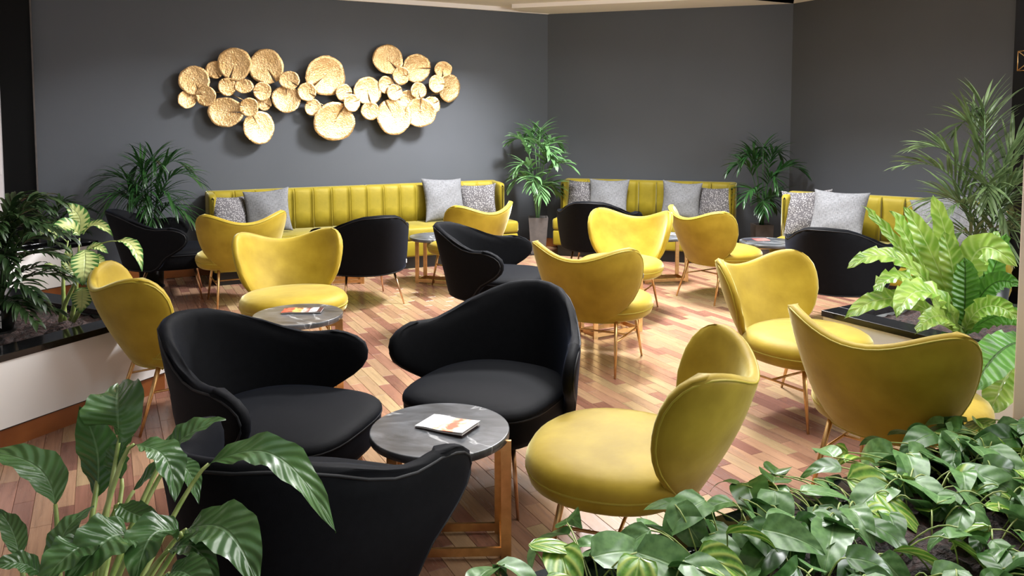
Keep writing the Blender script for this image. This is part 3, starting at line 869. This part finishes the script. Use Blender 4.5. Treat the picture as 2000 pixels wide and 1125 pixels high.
endA = Vector((-1.985, 4.43)); LA = 3.1
planter('planter', 'low white planter with black granite rim along the left edge, holding the striped-leaf plant', endA - axA*LA, axA, LA, 1.6)
axB = Vector((.50,.866)).normalized(); endB = Vector((-3.75, 7.02))
planter('planter', 'farther white planter at the left, against the black column', endB - axB*1.6, axB, 1.6, .36, rim=.08)
axC = Vector((.52,-.854)).normalized()
planter('planter', 'white planter on the right with black granite rim, holding the bright green fern', (1.789,4.438), axC, 1.62, 1.1)
axD = Vector((.887,.462)).normalized(); nD = Vector((-axD.y, axD.x))
P0D = Vector((0,1.80))
planter('planter', 'dark stone-rimmed planter across the bottom of the picture, overgrown with trailing pothos', P0D - axD*1.75 - nD*.74, axD, 4.6, .74, rim=.10, soil_drop=.03)

# ------------------------------------------------------------------ leaves
HINT = Vector((0,0,1))
def frame(t, roll):
    up = HINT - t*t.dot(HINT)
    if up.length < .05: up = Vector((0,-1,0)) - t*(-t.y)
    up.normalize(); side = t.cross(up).normalized()
    c, s = math.cos(roll), math.sin(roll)
    return side*c + up*s, up*c - side*s
def bez(pts, n):
    P = [Vector(p) for p in pts]; out = []
    for i in range(n+1):
        q = [p.copy() for p in P]; t = i/n
        while len(q) > 1: q = [q[k].lerp(q[k+1], t) for k in range(len(q)-1)]
        out.append(q[0])
    return out
OVAL = [(0,.04),(.08,.38),(.2,.74),(.36,.97),(.5,1),(.66,.88),(.82,.58),(.93,.25),(1,.01)]
HEART = [(0,.12),(.03,.55),(.10,.86),(.22,1.0),(.38,.97),(.55,.80),(.72,.54),(.87,.27),(.96,.08),(1,.01)]
STRAP = [(0,.30),(.12,.55),(.3,.85),(.5,1),(.7,.98),(.85,.75),(.95,.4),(1,.02)]
def blade(path, W, prof, fold=.25, wave=0, wf=6, roll=0, nu=6, seed=0, twist=0, cup=0):
    mb = MB(); n = len(path)-1; v = []; uv = []; f = []
    for i, p in enumerate(path):
        t = (path[min(i+1,n)] - path[max(i-1,0)]).normalized()
        k = i/n; side, nor = frame(t, roll + twist*k); w = interp(prof, k)*W/2
        for j in range(nu+1):
            u = -1 + 2*j/nu
            h = fold*abs(u)*w - cup*w*u*u + wave*abs(u)**1.5*math.sin(wf*2*math.pi*k + (1.7 if u > 0 else 0) + seed)
            back = -.28*w*abs(u)**2*(1-k/.3)**2 if prof is HEART and k < .3 else 0
            v.append(p + side*u*w + nor*h + t*back); uv.append((u, k))
    m = nu+1
    for i in range(n):
        for j in range(nu): f.append((i*m+j, i*m+j+1, (i+1)*m+j+1, (i+1)*m+j))
    return v, f, uv
def leafobj(name, path, W, prof, mat, parent, **kw):
    v, f, uv = blade(path, W, prof, **kw)
    return obj(name, newmesh(name, v, f, uv), M[mat], parent)
def pt(px, py, Y):
    """point at depth Y metres in front of the lens plane for a direction measured in the photo"""
    a = (px-1000)/F_PX; b_ = -(py-PP_Y)/F_PX
    d = Vector((a, math.cos(PITCH) + b_*math.sin(PITCH), -math.sin(PITCH) + b_*math.cos(PITCH)))
    return Vector((0,0,CAM_H)) + d*(Y/d.y)

# peace lily, front left: (stalk foot, leaf base, control, tip, width px, roll, fold, wave)
def lily():
    global HINT
    HINT = Vector((.1,-.62,.78)).normalized()
    cr = Vector((-.80, 1.30, .44))
    t = thing('peace_lily', 'broad-leaved dark green peace lily with ribbed arching leaves in the bottom left corner', 'plant', cr)
    off = -cr
    L = [((108,985,1.42),(95,900,1.46),(-55,880,1.50), 86, -.5, .25, .004),
         ((188,972,1.52),(200,880,1.53),(155,793,1.50), 84, .2, -.12, .004),
         ((233,850,1.52),(228,800,1.47),(232,752,1.60), 118, .1, .5, .006),
         ((322,893,1.50),(360,850,1.52),(441,818,1.56), 78, .55, .3, .003),
         ((262,868,1.46),(335,880,1.45),(343,980,1.40), 76, .6, .3, .005),
         ((408,906,1.58),(545,845,1.60),(657,1040,1.50), 88, .35, .22, .006),
         ((238,935,1.50),(225,890,1.52),(262,850,1.54), 54, .3, .4, .004),
         ((262,958,1.56),(320,900,1.58),(372,905,1.60), 50, .5, .3, .002),
         ((110,1128,1.30),(110,1040,1.32),(184,990,1.40), 72, .4, .15, .003),
         ((256,1045,1.34),(215,1040,1.30),(125,1150,1.22), 118, -.1, .25, .006),
         ((352,1040,1.38),(290,1025,1.34),(262,1150,1.24), 96, -.2, .3, .006),
         ((364,1034,1.42),(450,1010,1.38),(505,1150,1.28), 112, .25, .25, .006),
         ((84,1122,1.30),(40,1092,1.28),(-30,1120,1.25), 46, -.3, .3, .003),
         ((38,1090,1.36),(30,1040,1.38),(-5,995,1.42), 46, -.4, .3, .003),
         ((338,905,1.62),(372,910,1.62),(388,985,1.60), 44, .4, .3, .002),
         ((232,985,1.45),(255,1010,1.42),(330,1028,1.40), 50, .2, .3, .003),
         ((330,1075,1.38),(380,1050,1.36),(430,1150,1.30), 60, .3, .3, .004),
         ((200,845,1.58),(190,810,1.60),(182,772,1.62), 36, -.5, .4, .002),
         ((330,1120,1.30),(360,1110,1.28),(420,1180,1.22), 80, .3, .3, .004),
         ((180,1060,1.30),(150,1070,1.26),(60,1160,1.20), 90, -.2, .3, .005)]
    for i, (b_, c, e, w, roll, fold, wv) in enumerate(L):
        B, C_, E_ = pt(*b_)+off, pt(*c)+off, pt(*e)+off
        path = bez([B, B.lerp(C_, .75), C_.lerp(E_, .15) + Vector((0,0,.01)), E_], 16)
        W = w/F_PX*b_[2]*.98
        o = leafobj('leaf', path, W, OVAL, 'lily', t, fold=fold, wave=wv, wf=4, roll=roll, nu=10, seed=i)
        foot = Vector((random.Random(i).uniform(-.03,.03), random.Random(i+9).uniform(-.03,.03), 0))
        d0 = (path[1]-path[0]).normalized()
        sp = bez([foot, foot.lerp(B, .55) + Vector((0,0,.05)), B - d0*.03, B], 8)
        MB().tube(sp, [.0055]*5 + [.005,.0045,.004,.0035], 7).build('stalk', M['stalk'], o)
    return t
lily()

# dieffenbachia in the left planter
def dieff():
    global HINT
    HINT = Vector((.35,-.75,.55)).normalized()
    base = Vector((-2.47, 4.30, .42))
    t = thing('dumb_cane', 'cream and green striped broad-leaved plant growing in the left planter beside a mustard chair', 'plant', base)
    off = -base
    stems = [((118,628,4.28),(122,580,4.28),(163,545,4.26),(163,490,4.24)), ((138,626,4.25),(150,590,4.25),(150,540,4.24),(155,465,4.24)), ((143,628,4.2),(160,600,4.2),(185,560,4.2),(172,500,4.2)), ((126,626,4.32),(125,580,4.33),(118,540,4.33),(133,470,4.34))]
    for s in stems:
        MB().tube(bez([pt(*q)+off for q in s], 8), [.013,.013,.012,.011,.010,.008,.006,.005,.004], 7).build('stem', M['stalk'], t)
    LL = [((152,461,4.24),(165,420,4.26),(124,396,4.20), 37, .1, .2), ((156,460,4.22),(130,425,4.15),(101,473,4.02), 37, -.1, .2),
          ((162,458,4.22),(186,425,4.15),(221,462,4.05), 26, .3, .35), ((226,471,4.18),(262,466,4.12),(278,530,4.0), 27, .4, .3),
          ((165,487,4.15),(168,510,4.02),(161,558,4.0), 48, .05, .12), ((160,560,4.12),(162,580,4.05),(157,612,4.0), 38, 0, .12),
          ((168,490,4.25),(185,475,4.22),(212,496,4.2), 22, .3, .3), ((108,518,4.25),(97,518,4.2),(82,532,4.15), 20, -.3, .3),
          ((102,458,4.3),(88,444,4.28),(79,462,4.22), 16, -.2, .3), ((128,535,4.3),(132,510,4.28),(138,478,4.3), 22, .1, .3),
          ((148,540,4.15),(140,520,4.12),(118,505,4.1), 20, -.2, .3), ((168,500,4.2),(190,505,4.15),(205,520,4.1), 24, .2, .3)]
    for i, (b_, c, e, w, roll, fold) in enumerate(LL):
        B, C_, E_ = pt(*b_)+off, pt(*c)+off, pt(*e)+off
        o = leafobj('leaf', bez([B, B.lerp(C_, .8), C_.lerp(E_, .2), E_], 12), w/F_PX*4.2, OVAL, 'dieff', t, fold=fold, wave=.004, wf=4, roll=roll, nu=8, seed=i)
        if i in (3, 7, 8):
            a = {3: pt(168,492,4.22)+off, 7: pt(122,545,4.3)+off, 8: pt(133,475,4.34)+off}[i]
            MB().tube(bez([a, a.lerp(B, .6) + Vector((0,0,.03)), B], 6), .003, 6).build('stalk', M['stalk'], o)
dieff()

# bird's nest fern in the right planter
def fern():
    global HINT
    HINT = Vector((-.35,-.7,.6)).normalized()
    base = Vector((2.31, 4.0, .43))
    t = thing('birds_nest_fern', 'bright lime green fern with broad wavy fronds in the right planter', 'plant', base)
    off = -base
    c0 = (1878,655,4.0)
    LL = [ # waypoints from the crown outwards, width px, roll, material
     ([(1868,640,4.0),(1800,540,4.0),(1740,450,3.95),(1685,402,3.90)], 30, .6, 'fern'),
     ([(1870,640,4.05),(1825,560,4.1),(1775,470,4.1),(1742,412,4.0)], 62, .2, 'fern'),
     ([(1872,640,3.98),(1850,560,3.95),(1815,470,3.92),(1766,404,3.85)], 58, -.2, 'fern'),
     ([(1876,640,4.02),(1870,540,4.05),(1850,450,4.02),(1822,380,3.95)], 54, .1, 'fern'),
     ([(1878,650,3.92),(1872,580,3.86),(1862,510,3.84),(1842,452,3.86)], 62, 0, 'fern'),
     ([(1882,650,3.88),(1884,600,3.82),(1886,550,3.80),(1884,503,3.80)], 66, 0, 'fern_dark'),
     ([(1888,640,4.0),(1880,520,4.0),(1900,430,3.9),(1985,520,3.7)], 80, .1, 'fern'),
     ([(1866,640,3.95),(1800,500,3.85),(1720,470,3.7),(1655,523,3.6)], 44, .2, 'fern'),
     ([(1866,645,3.9),(1800,545,3.8),(1750,510,3.7),(1708,572,3.6)], 56, .15, 'fern'),
     ([(1866,648,3.85),(1790,575,3.75),(1720,560,3.6),(1650,622,3.5)], 50, .3, 'fern'),
     ([(1870,650,3.82),(1840,555,3.7),(1780,540,3.55),(1752,618,3.4)], 72, .1, 'fern'),
     ([(1874,655,3.85),(1860,610,3.7),(1820,600,3.55),(1790,650,3.42)], 46, .1, 'fern'),
     ([(1884,650,3.85),(1900,590,3.7),(1950,580,3.55),(1990,625,3.45)], 50, -.2, 'fern'),
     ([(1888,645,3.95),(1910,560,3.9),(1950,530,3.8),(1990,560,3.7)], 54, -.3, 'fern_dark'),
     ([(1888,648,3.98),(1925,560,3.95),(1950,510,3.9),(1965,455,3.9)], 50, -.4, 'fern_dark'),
     ([(1886,645,4.05),(1905,560,4.1),(1930,500,4.15),(1950,450,4.2)], 46, -.2, 'fern'),
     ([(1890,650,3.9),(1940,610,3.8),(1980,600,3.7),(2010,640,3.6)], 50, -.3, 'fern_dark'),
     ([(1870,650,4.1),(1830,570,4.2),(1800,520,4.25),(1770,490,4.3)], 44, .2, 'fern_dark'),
    ]
    for i, (w_, w, roll, mt) in enumerate(LL):
        P = bez([pt(*q)+off for q in w_], 22)
        leafobj('frond', P, w/F_PX*3.9*.72, STRAP, mt, t, fold=.28, wave=.018, wf=6.5 + (i%3), roll=roll + random.Random(i*7+1).uniform(-.55,.55), nu=8, seed=i*1.3)
fern()
def fern2():
    base = Vector((2.62, 3.42, .43))
    t = thing('birds_nest_fern', 'second fern with fronds hanging over the right planter edge beside the beige pillar', 'plant', base)
    off = -base
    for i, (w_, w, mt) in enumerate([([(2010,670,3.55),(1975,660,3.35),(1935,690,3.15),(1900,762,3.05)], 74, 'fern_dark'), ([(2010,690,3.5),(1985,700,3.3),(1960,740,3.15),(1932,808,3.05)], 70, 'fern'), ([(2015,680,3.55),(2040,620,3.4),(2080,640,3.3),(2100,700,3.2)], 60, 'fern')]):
        P = bez([pt(*q)+off for q in w_], 22)
        leafobj('frond', P, w/F_PX*3.2, STRAP, mt, t, fold=.2, wave=.012, wf=6, roll=.1, nu=8, seed=i)
fern2()

# ------------------------------------------------------------------ palms
HINT = Vector((0,0,1))
def frond_mesh(P, nl, ll, lw, seed, start=.35, droop=.5, ang=48, fan=0, seg=5):
    rnd = random.Random(seed); mb = MB(); n = len(P)-1
    rad = [lerp(.006, .0018, i/n) for i in range(n+1)]
    v0 = len(mb.v); mb.tube(P, rad, 5)
    for k in range(nl):
        s = lerp(start, .99, k/(nl-1)); i = min(int(s*n), n-1); fr = s*n - i
        p = P[i].lerp(P[i+1], fr); t = (P[i+1]-P[i]).normalized()
        side, nor = frame(t, 0)
        L = ll*(1 - .55*abs(s-.62)/.4)*rnd.uniform(.85, 1.1)
        for sg in (-1, 1):
            a = R(ang*(1 - .55*(s-start)/(1-start)) + rnd.uniform(-6, 6))
            d = (t*math.cos(a) + side*sg*math.sin(a) + nor*rnd.uniform(.05, .3)).normalized()
            q = p.copy(); pts = [q.copy()]
            for j in range(seg):
                d = (d + Vector((0,0,-1))*droop*(j+1)/seg*.35).normalized(); q = q + d*(L/seg); pts.append(q.copy())
            v, f, uv = blade(pts, lw*rnd.uniform(.8,1.1), [(0,.3),(.25,.95),(.5,1),(.8,.55),(1,.03)], fold=.35, nu=2, roll=rnd.uniform(-.3,.3))
            mb.add(v, f, uv)
    return mb
def palm(label, loc, fronds, mat, ll, lw, nl, pot=None, crown=.0, droop=.5, kind='potted_palm', start=.35, ang=48, seed=0):
    t = thing(kind, label, 'plant', loc)
    if pot:
        w1, w0, h, pm, sq = pot
        mb = MB(); N_ = 4 if sq else 28
        def rg(w, z):
            if not sq: return [(w*math.cos(2*math.pi*k/N_), w*math.sin(2*math.pi*k/N_), z) for k in range(N_)]
            return [(x*w, y*w, z) for x, y in ((1,1),(-1,1),(-1,-1),(1,-1))]
        mb.loft([rg(w0, .012), rg(w1, h), rg(w1-.018, h), rg(w1-.022, h-.03)], cap=True)
        o = mb.build('pot', M[pm], t, smooth=not sq)
        MB().loft([rg(w0+.012, 0), rg(w0+.012, .011)]).build('saucer', M['plinth'], t, smooth=False)
        MB().loft([rg(w1-.03, h-.035), rg(w1-.05, h-.022)]).build('soil', M['soil'], t)
    h = pot[2]-.025 if pot else 0
    rnd = random.Random(seed+100)
    for i, (az, reach, peak, end) in enumerate(fronds):
        dx, dy = math.sin(R(az)), math.cos(R(az))
        o0 = Vector((dx*.015 + rnd.uniform(-.012,.012), dy*.015 + rnd.uniform(-.012,.012), h))
        P = bez([o0, o0 + Vector((dx*reach*.10, dy*reach*.10, (peak-h)*.75)), Vector((dx*reach*.45, dy*reach*.45, peak*1.12)), Vector((dx*reach, dy*reach, end))], 14)
        frond_mesh(P, nl, ll, lw, seed*31+i, start, droop, ang).build('frond', M[mat], t, uv=True)
    return t
palm('tall potted palm with pale green fans in a tapered grey pot in the room corner', (.30, 8.96, 0),
     [(-80,.30,1.28,1.30),(-40,.16,1.36,1.36),(20,.12,1.42,1.38),(75,.26,1.30,1.24),(130,.25,1.16,1.06),(-120,.28,1.05,.98),(-160,.22,.95,.80),(95,.38,1.05,1.00),(170,.18,.86,.70),(-95,.30,.92,.78),(60,.26,.82,.70),(150,.26,1.26,1.18)],
     'palm_light', .30, .042, 10, (.112,.082,.43,'grey_pot',True), seed=1, start=.5, droop=.55, ang=58)
palm('dark potted palm in the far right room corner between two sofas', (2.66, 8.28, 0),
     [(-90,.34,1.10,1.02),(-50,.2,1.2,1.15),(10,.08,1.25,1.2),(70,.22,1.2,1.16),(100,.42,1.08,.98),(160,.24,1.0,.86),(-130,.34,.86,.72),(-165,.26,.74,.6),(130,.28,.8,.66),(60,.2,.75,.6),(-100,.26,1.2,1.05)],
     'palm', .28, .026, 12, (.095,.085,.44,'grey_pot',True), seed=2, start=.45, droop=.6)
palm('dark palm behind the far left black armchair, against the charcoal wall', (-3.34, 7.18, 0),
     [(-115,.50,.92,.74),(-120,.42,1.06,.96),(-140,.40,.98,.74),(-110,.10,1.14,1.10),(120,.10,1.20,1.16),(75,.30,1.16,1.12),(92,.46,1.08,.98),(115,.34,.96,.74),(170,.22,1.0,.72),(-160,.25,1.04,.8),(150,.25,.86,.62),(180,.12,1.1,1.05),(95,.4,.82,.62)],
     'palm', .33, .019, 16, (.12,.10,.40,'black_pot',False), seed=3, start=.35, droop=.75, kind='potted_palm')
palm('tall feathery olive palm on the right behind the bright fern', (3.42, 5.62, 0),
     [(-95,.62,1.18,1.22),(-90,.50,1.30,1.34),(-70,.40,1.0,.92),(-40,.20,1.5,1.5),(0,.10,1.6,1.62),(20,.2,1.52,1.56),(90,.35,1.3,1.25),(110,.42,1.2,1.05),(150,.3,1.15,.95),(-150,.35,1.15,1.0),(-120,.55,1.0,.88),(180,.25,1.0,.8),(70,.3,1.0,.85),(-170,.3,.85,.65),(130,.4,.85,.65),(100,.30,1.38,1.42),(-110,.40,.80,.62)],
     'palm_olive', .36, .022, 17, (.17,.14,.40,'black_pot',False), seed=4, start=.35, droop=.45, ang=42)
palm('dark feathery plant in a black pot at the left edge of the near left planter', (-2.66, 3.98, .462),
     [(-60,.25,.68,.62),(60,.32,.70,.64),(95,.30,.60,.52),(20,.25,.64,.58),(130,.28,.46,.34),(150,.28,.56,.44),(-150,.25,.55,.45),(80,.38,.44,.34),(110,.34,.30,.18),(0,.3,.58,.50),(45,.32,.50,.40),(-90,.3,.52,.44),(180,.24,.44,.32),(70,.26,.66,.62),(40,.36,.34,.24),
      (88,.40,.58,.48),(66,.42,.32,.20),(100,.24,.62,.56),(120,.36,.20,.10),(30,.2,.68,.66),(140,.2,.6,.54),(75,.3,.16,.08),(10,.34,.70,.62)],
     'palm_deep', .15, .026, 12, (.10,.075,.15,'black_pot',False), seed=5, start=.3, droop=.9, kind='feathery_palm')
palm('small dark feathery plant growing from the farther left planter', (-4.02, 6.75, .415),
     [(60,.35,.38,.32),(95,.40,.32,.26),(130,.36,.30,.22),(20,.2,.42,.40),(-60,.3,.38,.34),(110,.3,.42,.36),(80,.3,.22,.16),(160,.28,.34,.26)],
     'palm_deep', .18, .022, 11, None, seed=6, start=.3, droop=.8, kind='feathery_palm')
# printed label on the black pot: sideways white letters
lab = bpy.data.curves.new('print_curve', 'FONT'); lab.body = '9EZ'; lab.size = .06; lab.extrude = .0004
tmp_ = bpy.data.objects.new('print_tmp', lab); COL.objects.link(tmp_)
me_ = bpy.data.meshes.new_from_object(tmp_.evaluated_get(bpy.context.evaluated_depsgraph_get()))
bpy.data.objects.remove(tmp_)
lo_ = obj('pot_print', me_, M['tag'])
for o in bpy.data.objects:
    if o.name.startswith('feathery_palm') and o.location.y < 5: lo_.parent = o
ang_ = math.atan2(-3.98, 2.66) ; v_ = Vector((math.cos(ang_), math.sin(ang_)))
v_ = Vector((.556,-.831))
side_ = Vector((-v_.y, v_.x, 0)); nrm_ = Vector((v_.x, v_.y, .17)).normalized()
X_ = Vector((0,0,-1)) - nrm_*(-nrm_.z); X_.normalize(); Y_ = nrm_.cross(X_)
mt_ = Matrix.Identity(4)
for k in range(3): mt_[k][0], mt_[k][1], mt_[k][2] = X_[k], Y_[k], nrm_[k]
lo_.matrix_local = Matrix.Translation((v_.x*.1015 - side_.x*.02, v_.y*.1015 - side_.y*.02, .135)) @ mt_

# ------------------------------------------------------------------ pothos
def pothos():
    rnd = random.Random(11)
    variants = []
    for k in range(16):
        L = rnd.uniform(.95, 1.15); dr = rnd.uniform(.10, .50)
        P = bez([(0,0,0), (0,L*.4,.09), (0,L*.8,.06-dr*.3), (0,L,-dr)], 12)
        v, f, uv = blade(P, rnd.uniform(.54,.68), HEART, fold=rnd.choice((.10,.2,.32)), wave=rnd.uniform(.005,.025), wf=1.3, nu=8, seed=k, cup=rnd.choice((0,.12,-.05)))
        for mt in ('pothos', 'pothos_y', 'pothos_d'):
            me = newmesh('leaf', v, f, uv); me.materials.append(M[mt]); variants.append(me)
    spans = [(-.15,.55,50,'pothos vine with scattered leaves at the bottom centre, below the nearest mustard chair'),
             (.55,1.15,90,'trailing pothos right of bottom centre, at the feet of the nearest mustard chair'),
             (1.15,1.85,170,'dense leafy pothos at the bottom right below the large near mustard chair'),
             (1.85,2.75,170,'thick pothos clump in the bottom right corner under the beige pillar')]
    for (s0, s1, cnt, label) in spans:
        c = P0D + axD*((s0+s1)/2) - nD*.35
        t = thing('pothos', label, 'plant', (c.x, c.y, .43), 0, 'pothos plants in the front planter')
        stems = MB(); cc = Vector((c.x, c.y, .43))
        for i in range(cnt):
            s = rnd.uniform(s0, s1); wq = rnd.random()
            w = .10 - .72*wq
            hmax = interp([(-.2,.08),(.5,.095),(.9,.05),(1.3,.035),(1.6,.06),(2.0,.065),(2.8,.065)], s)
            prof_ = max(.05, 1 - (abs(w+.28)/.52)**2.2)
            z = .458 + hmax*prof_*rnd.uniform(.2, 1.1)
            p2 = P0D + axD*s + nD*w
            if s > 1.95 and w > -.06: continue
            az = rnd.gauss(R(160), 1.0) if w < .0 else rnd.gauss(R(-20), .9)
            if rnd.random() < .25: az = rnd.uniform(0, 6.28)
            pitch_ = rnd.uniform(-.55, .2) if w < -.12 else rnd.uniform(-.6, 0)
            rol = rnd.gauss(0, .45)
            sc = rnd.uniform(.105, .165)*(1 if rnd.random() < .85 else .7)
            me = variants[rnd.randrange(16)*3 + rnd.choices((0, 1, 2), (.52, .12, .36))[0]]
            o = obj('leaf', me, None, t)
            p = Vector((p2.x, p2.y, z)) - cc
            o.matrix_local = Matrix.Translation(p) @ Matrix.Rotation(-az, 4, 'Z') @ Matrix.Rotation(pitch_, 4, 'X') @ Matrix.Rotation(rol, 4, 'Y') @ Matrix.Scale(sc, 4)
            q = P0D + axD*(s + rnd.uniform(-.12,.12)) + nD*min(-.12, max(-.62, w + rnd.uniform(-.08,.08)))
            g = Vector((q.x, q.y, .435)) - cc
            stems.tube(bez([g, g.lerp(p, .5) + Vector((0,0,.05)), p], 5), .0022, 5)
        stems.build('stems', M['stalk'], t)['kind'] = 'stuff'
pothos()

# ------------------------------------------------------------------ floor planks, pieces of the floor
def planks():
    rnd = random.Random(3)
    rotm = Matrix.Rotation(FA, 2); inv = Matrix.Rotation(-FA, 2)
    ni0, ni1 = -90, 90
    P = {}
    offs = {}
    def cell(x, y):
        i = math.floor(x/PW)
        if i not in offs: offs[i] = ((i*.37) % 1.0 + random.Random(i).uniform(-.08,.08))*PL
        return i, math.floor((y-offs[i])/PL)
    for i in range(ni0, ni1):
        cell(i*PW+.01, 0)
        for j in range(-8, 32):
            x = (i+.5)*PW; y = offs[i] + (j+.5)*PL
            w = rotm @ Vector((x, y))
            if not inside(w, ROOM): continue
            if w.y < .9 or abs(w.x)/w.y > .78: continue
            P[(i,j)] = w
    bpy.context.view_layer.update()
    dg = bpy.context.evaluated_depsgraph_get()
    cnt = {}
    for px in range(6, 2000, 12):
        for py in range(440, 1125, 8):
            a = (px-1000)/F_PX; b_ = -(py-PP_Y)/F_PX
            d = Vector((a, math.cos(PITCH) + b_*math.sin(PITCH), -math.sin(PITCH) + b_*math.cos(PITCH))).normalized()
            hit, loc, nrm, idx_, ob, _ = scene.ray_cast(dg, Vector((0,0,CAM_H)), d)
            if hit and ob.name == 'floor':
                q = inv @ Vector((loc.x, loc.y)); k = cell(q.x, q.y); cnt[k] = cnt.get(k, 0) + 1
    top = set(sorted([k for k in cnt if k in P], key=lambda k: -cnt[k])[:300])
    def tone(i, j, w):
        r_ = random.Random(i*7919 + j*104729)
        c = TONES[r_.randrange(len(TONES))]
        k = r_.uniform(.88, 1.12)
        return (c[0]*k, c[1]*k, c[2]*k, 1)
    def geo(mb, cols, i, j):
        g = .0006; e = .0012
        x0, x1 = i*PW+g, (i+1)*PW-g; y0, y1 = offs[i]+j*PL+g, offs[i]+(j+1)*PL-g
        b_ = len(mb.v)
        mb.add([(x0,y0,-.012),(x1,y0,-.012),(x1,y1,-.012),(x0,y1,-.012),(x0,y0,-e),(x1,y0,-e),(x1,y1,-e),(x0,y1,-e),
                (x0+e,y0+e,0),(x1-e,y0+e,0),(x1-e,y1-e,0),(x0+e,y1-e,0)],
               [(8,9,10,11),(4,5,9,8),(5,6,10,9),(6,7,11,10),(7,4,8,11),(0,1,5,4),(1,2,6,5),(2,3,7,6),(3,0,4,7)])
        cols += [tone(i, j, None)]*12
    def colour(me, cols):
        at = me.color_attributes.new('tone', 'FLOAT_COLOR', 'POINT')
        at.data.foreach_set('color', [c for q in cols for c in q])
    rest = MB(); rc = []
    for (i, j) in P:
        if (i, j) in top:
            mb = MB(); cs = []; geo(mb, cs, i, j); me = mb.mesh('floor_plank', smooth=False); colour(me, cs)
            obj('floor_plank', me, M['plank'], fl)
        else: geo(rest, rc, i, j)
    me = rest.mesh('smaller_floor_planks', smooth=False); colour(me, rc)
    o = obj('smaller_floor_planks', me, M['plank'], fl); o['kind'] = 'stuff'
planks()
bpy.context.view_layer.update()
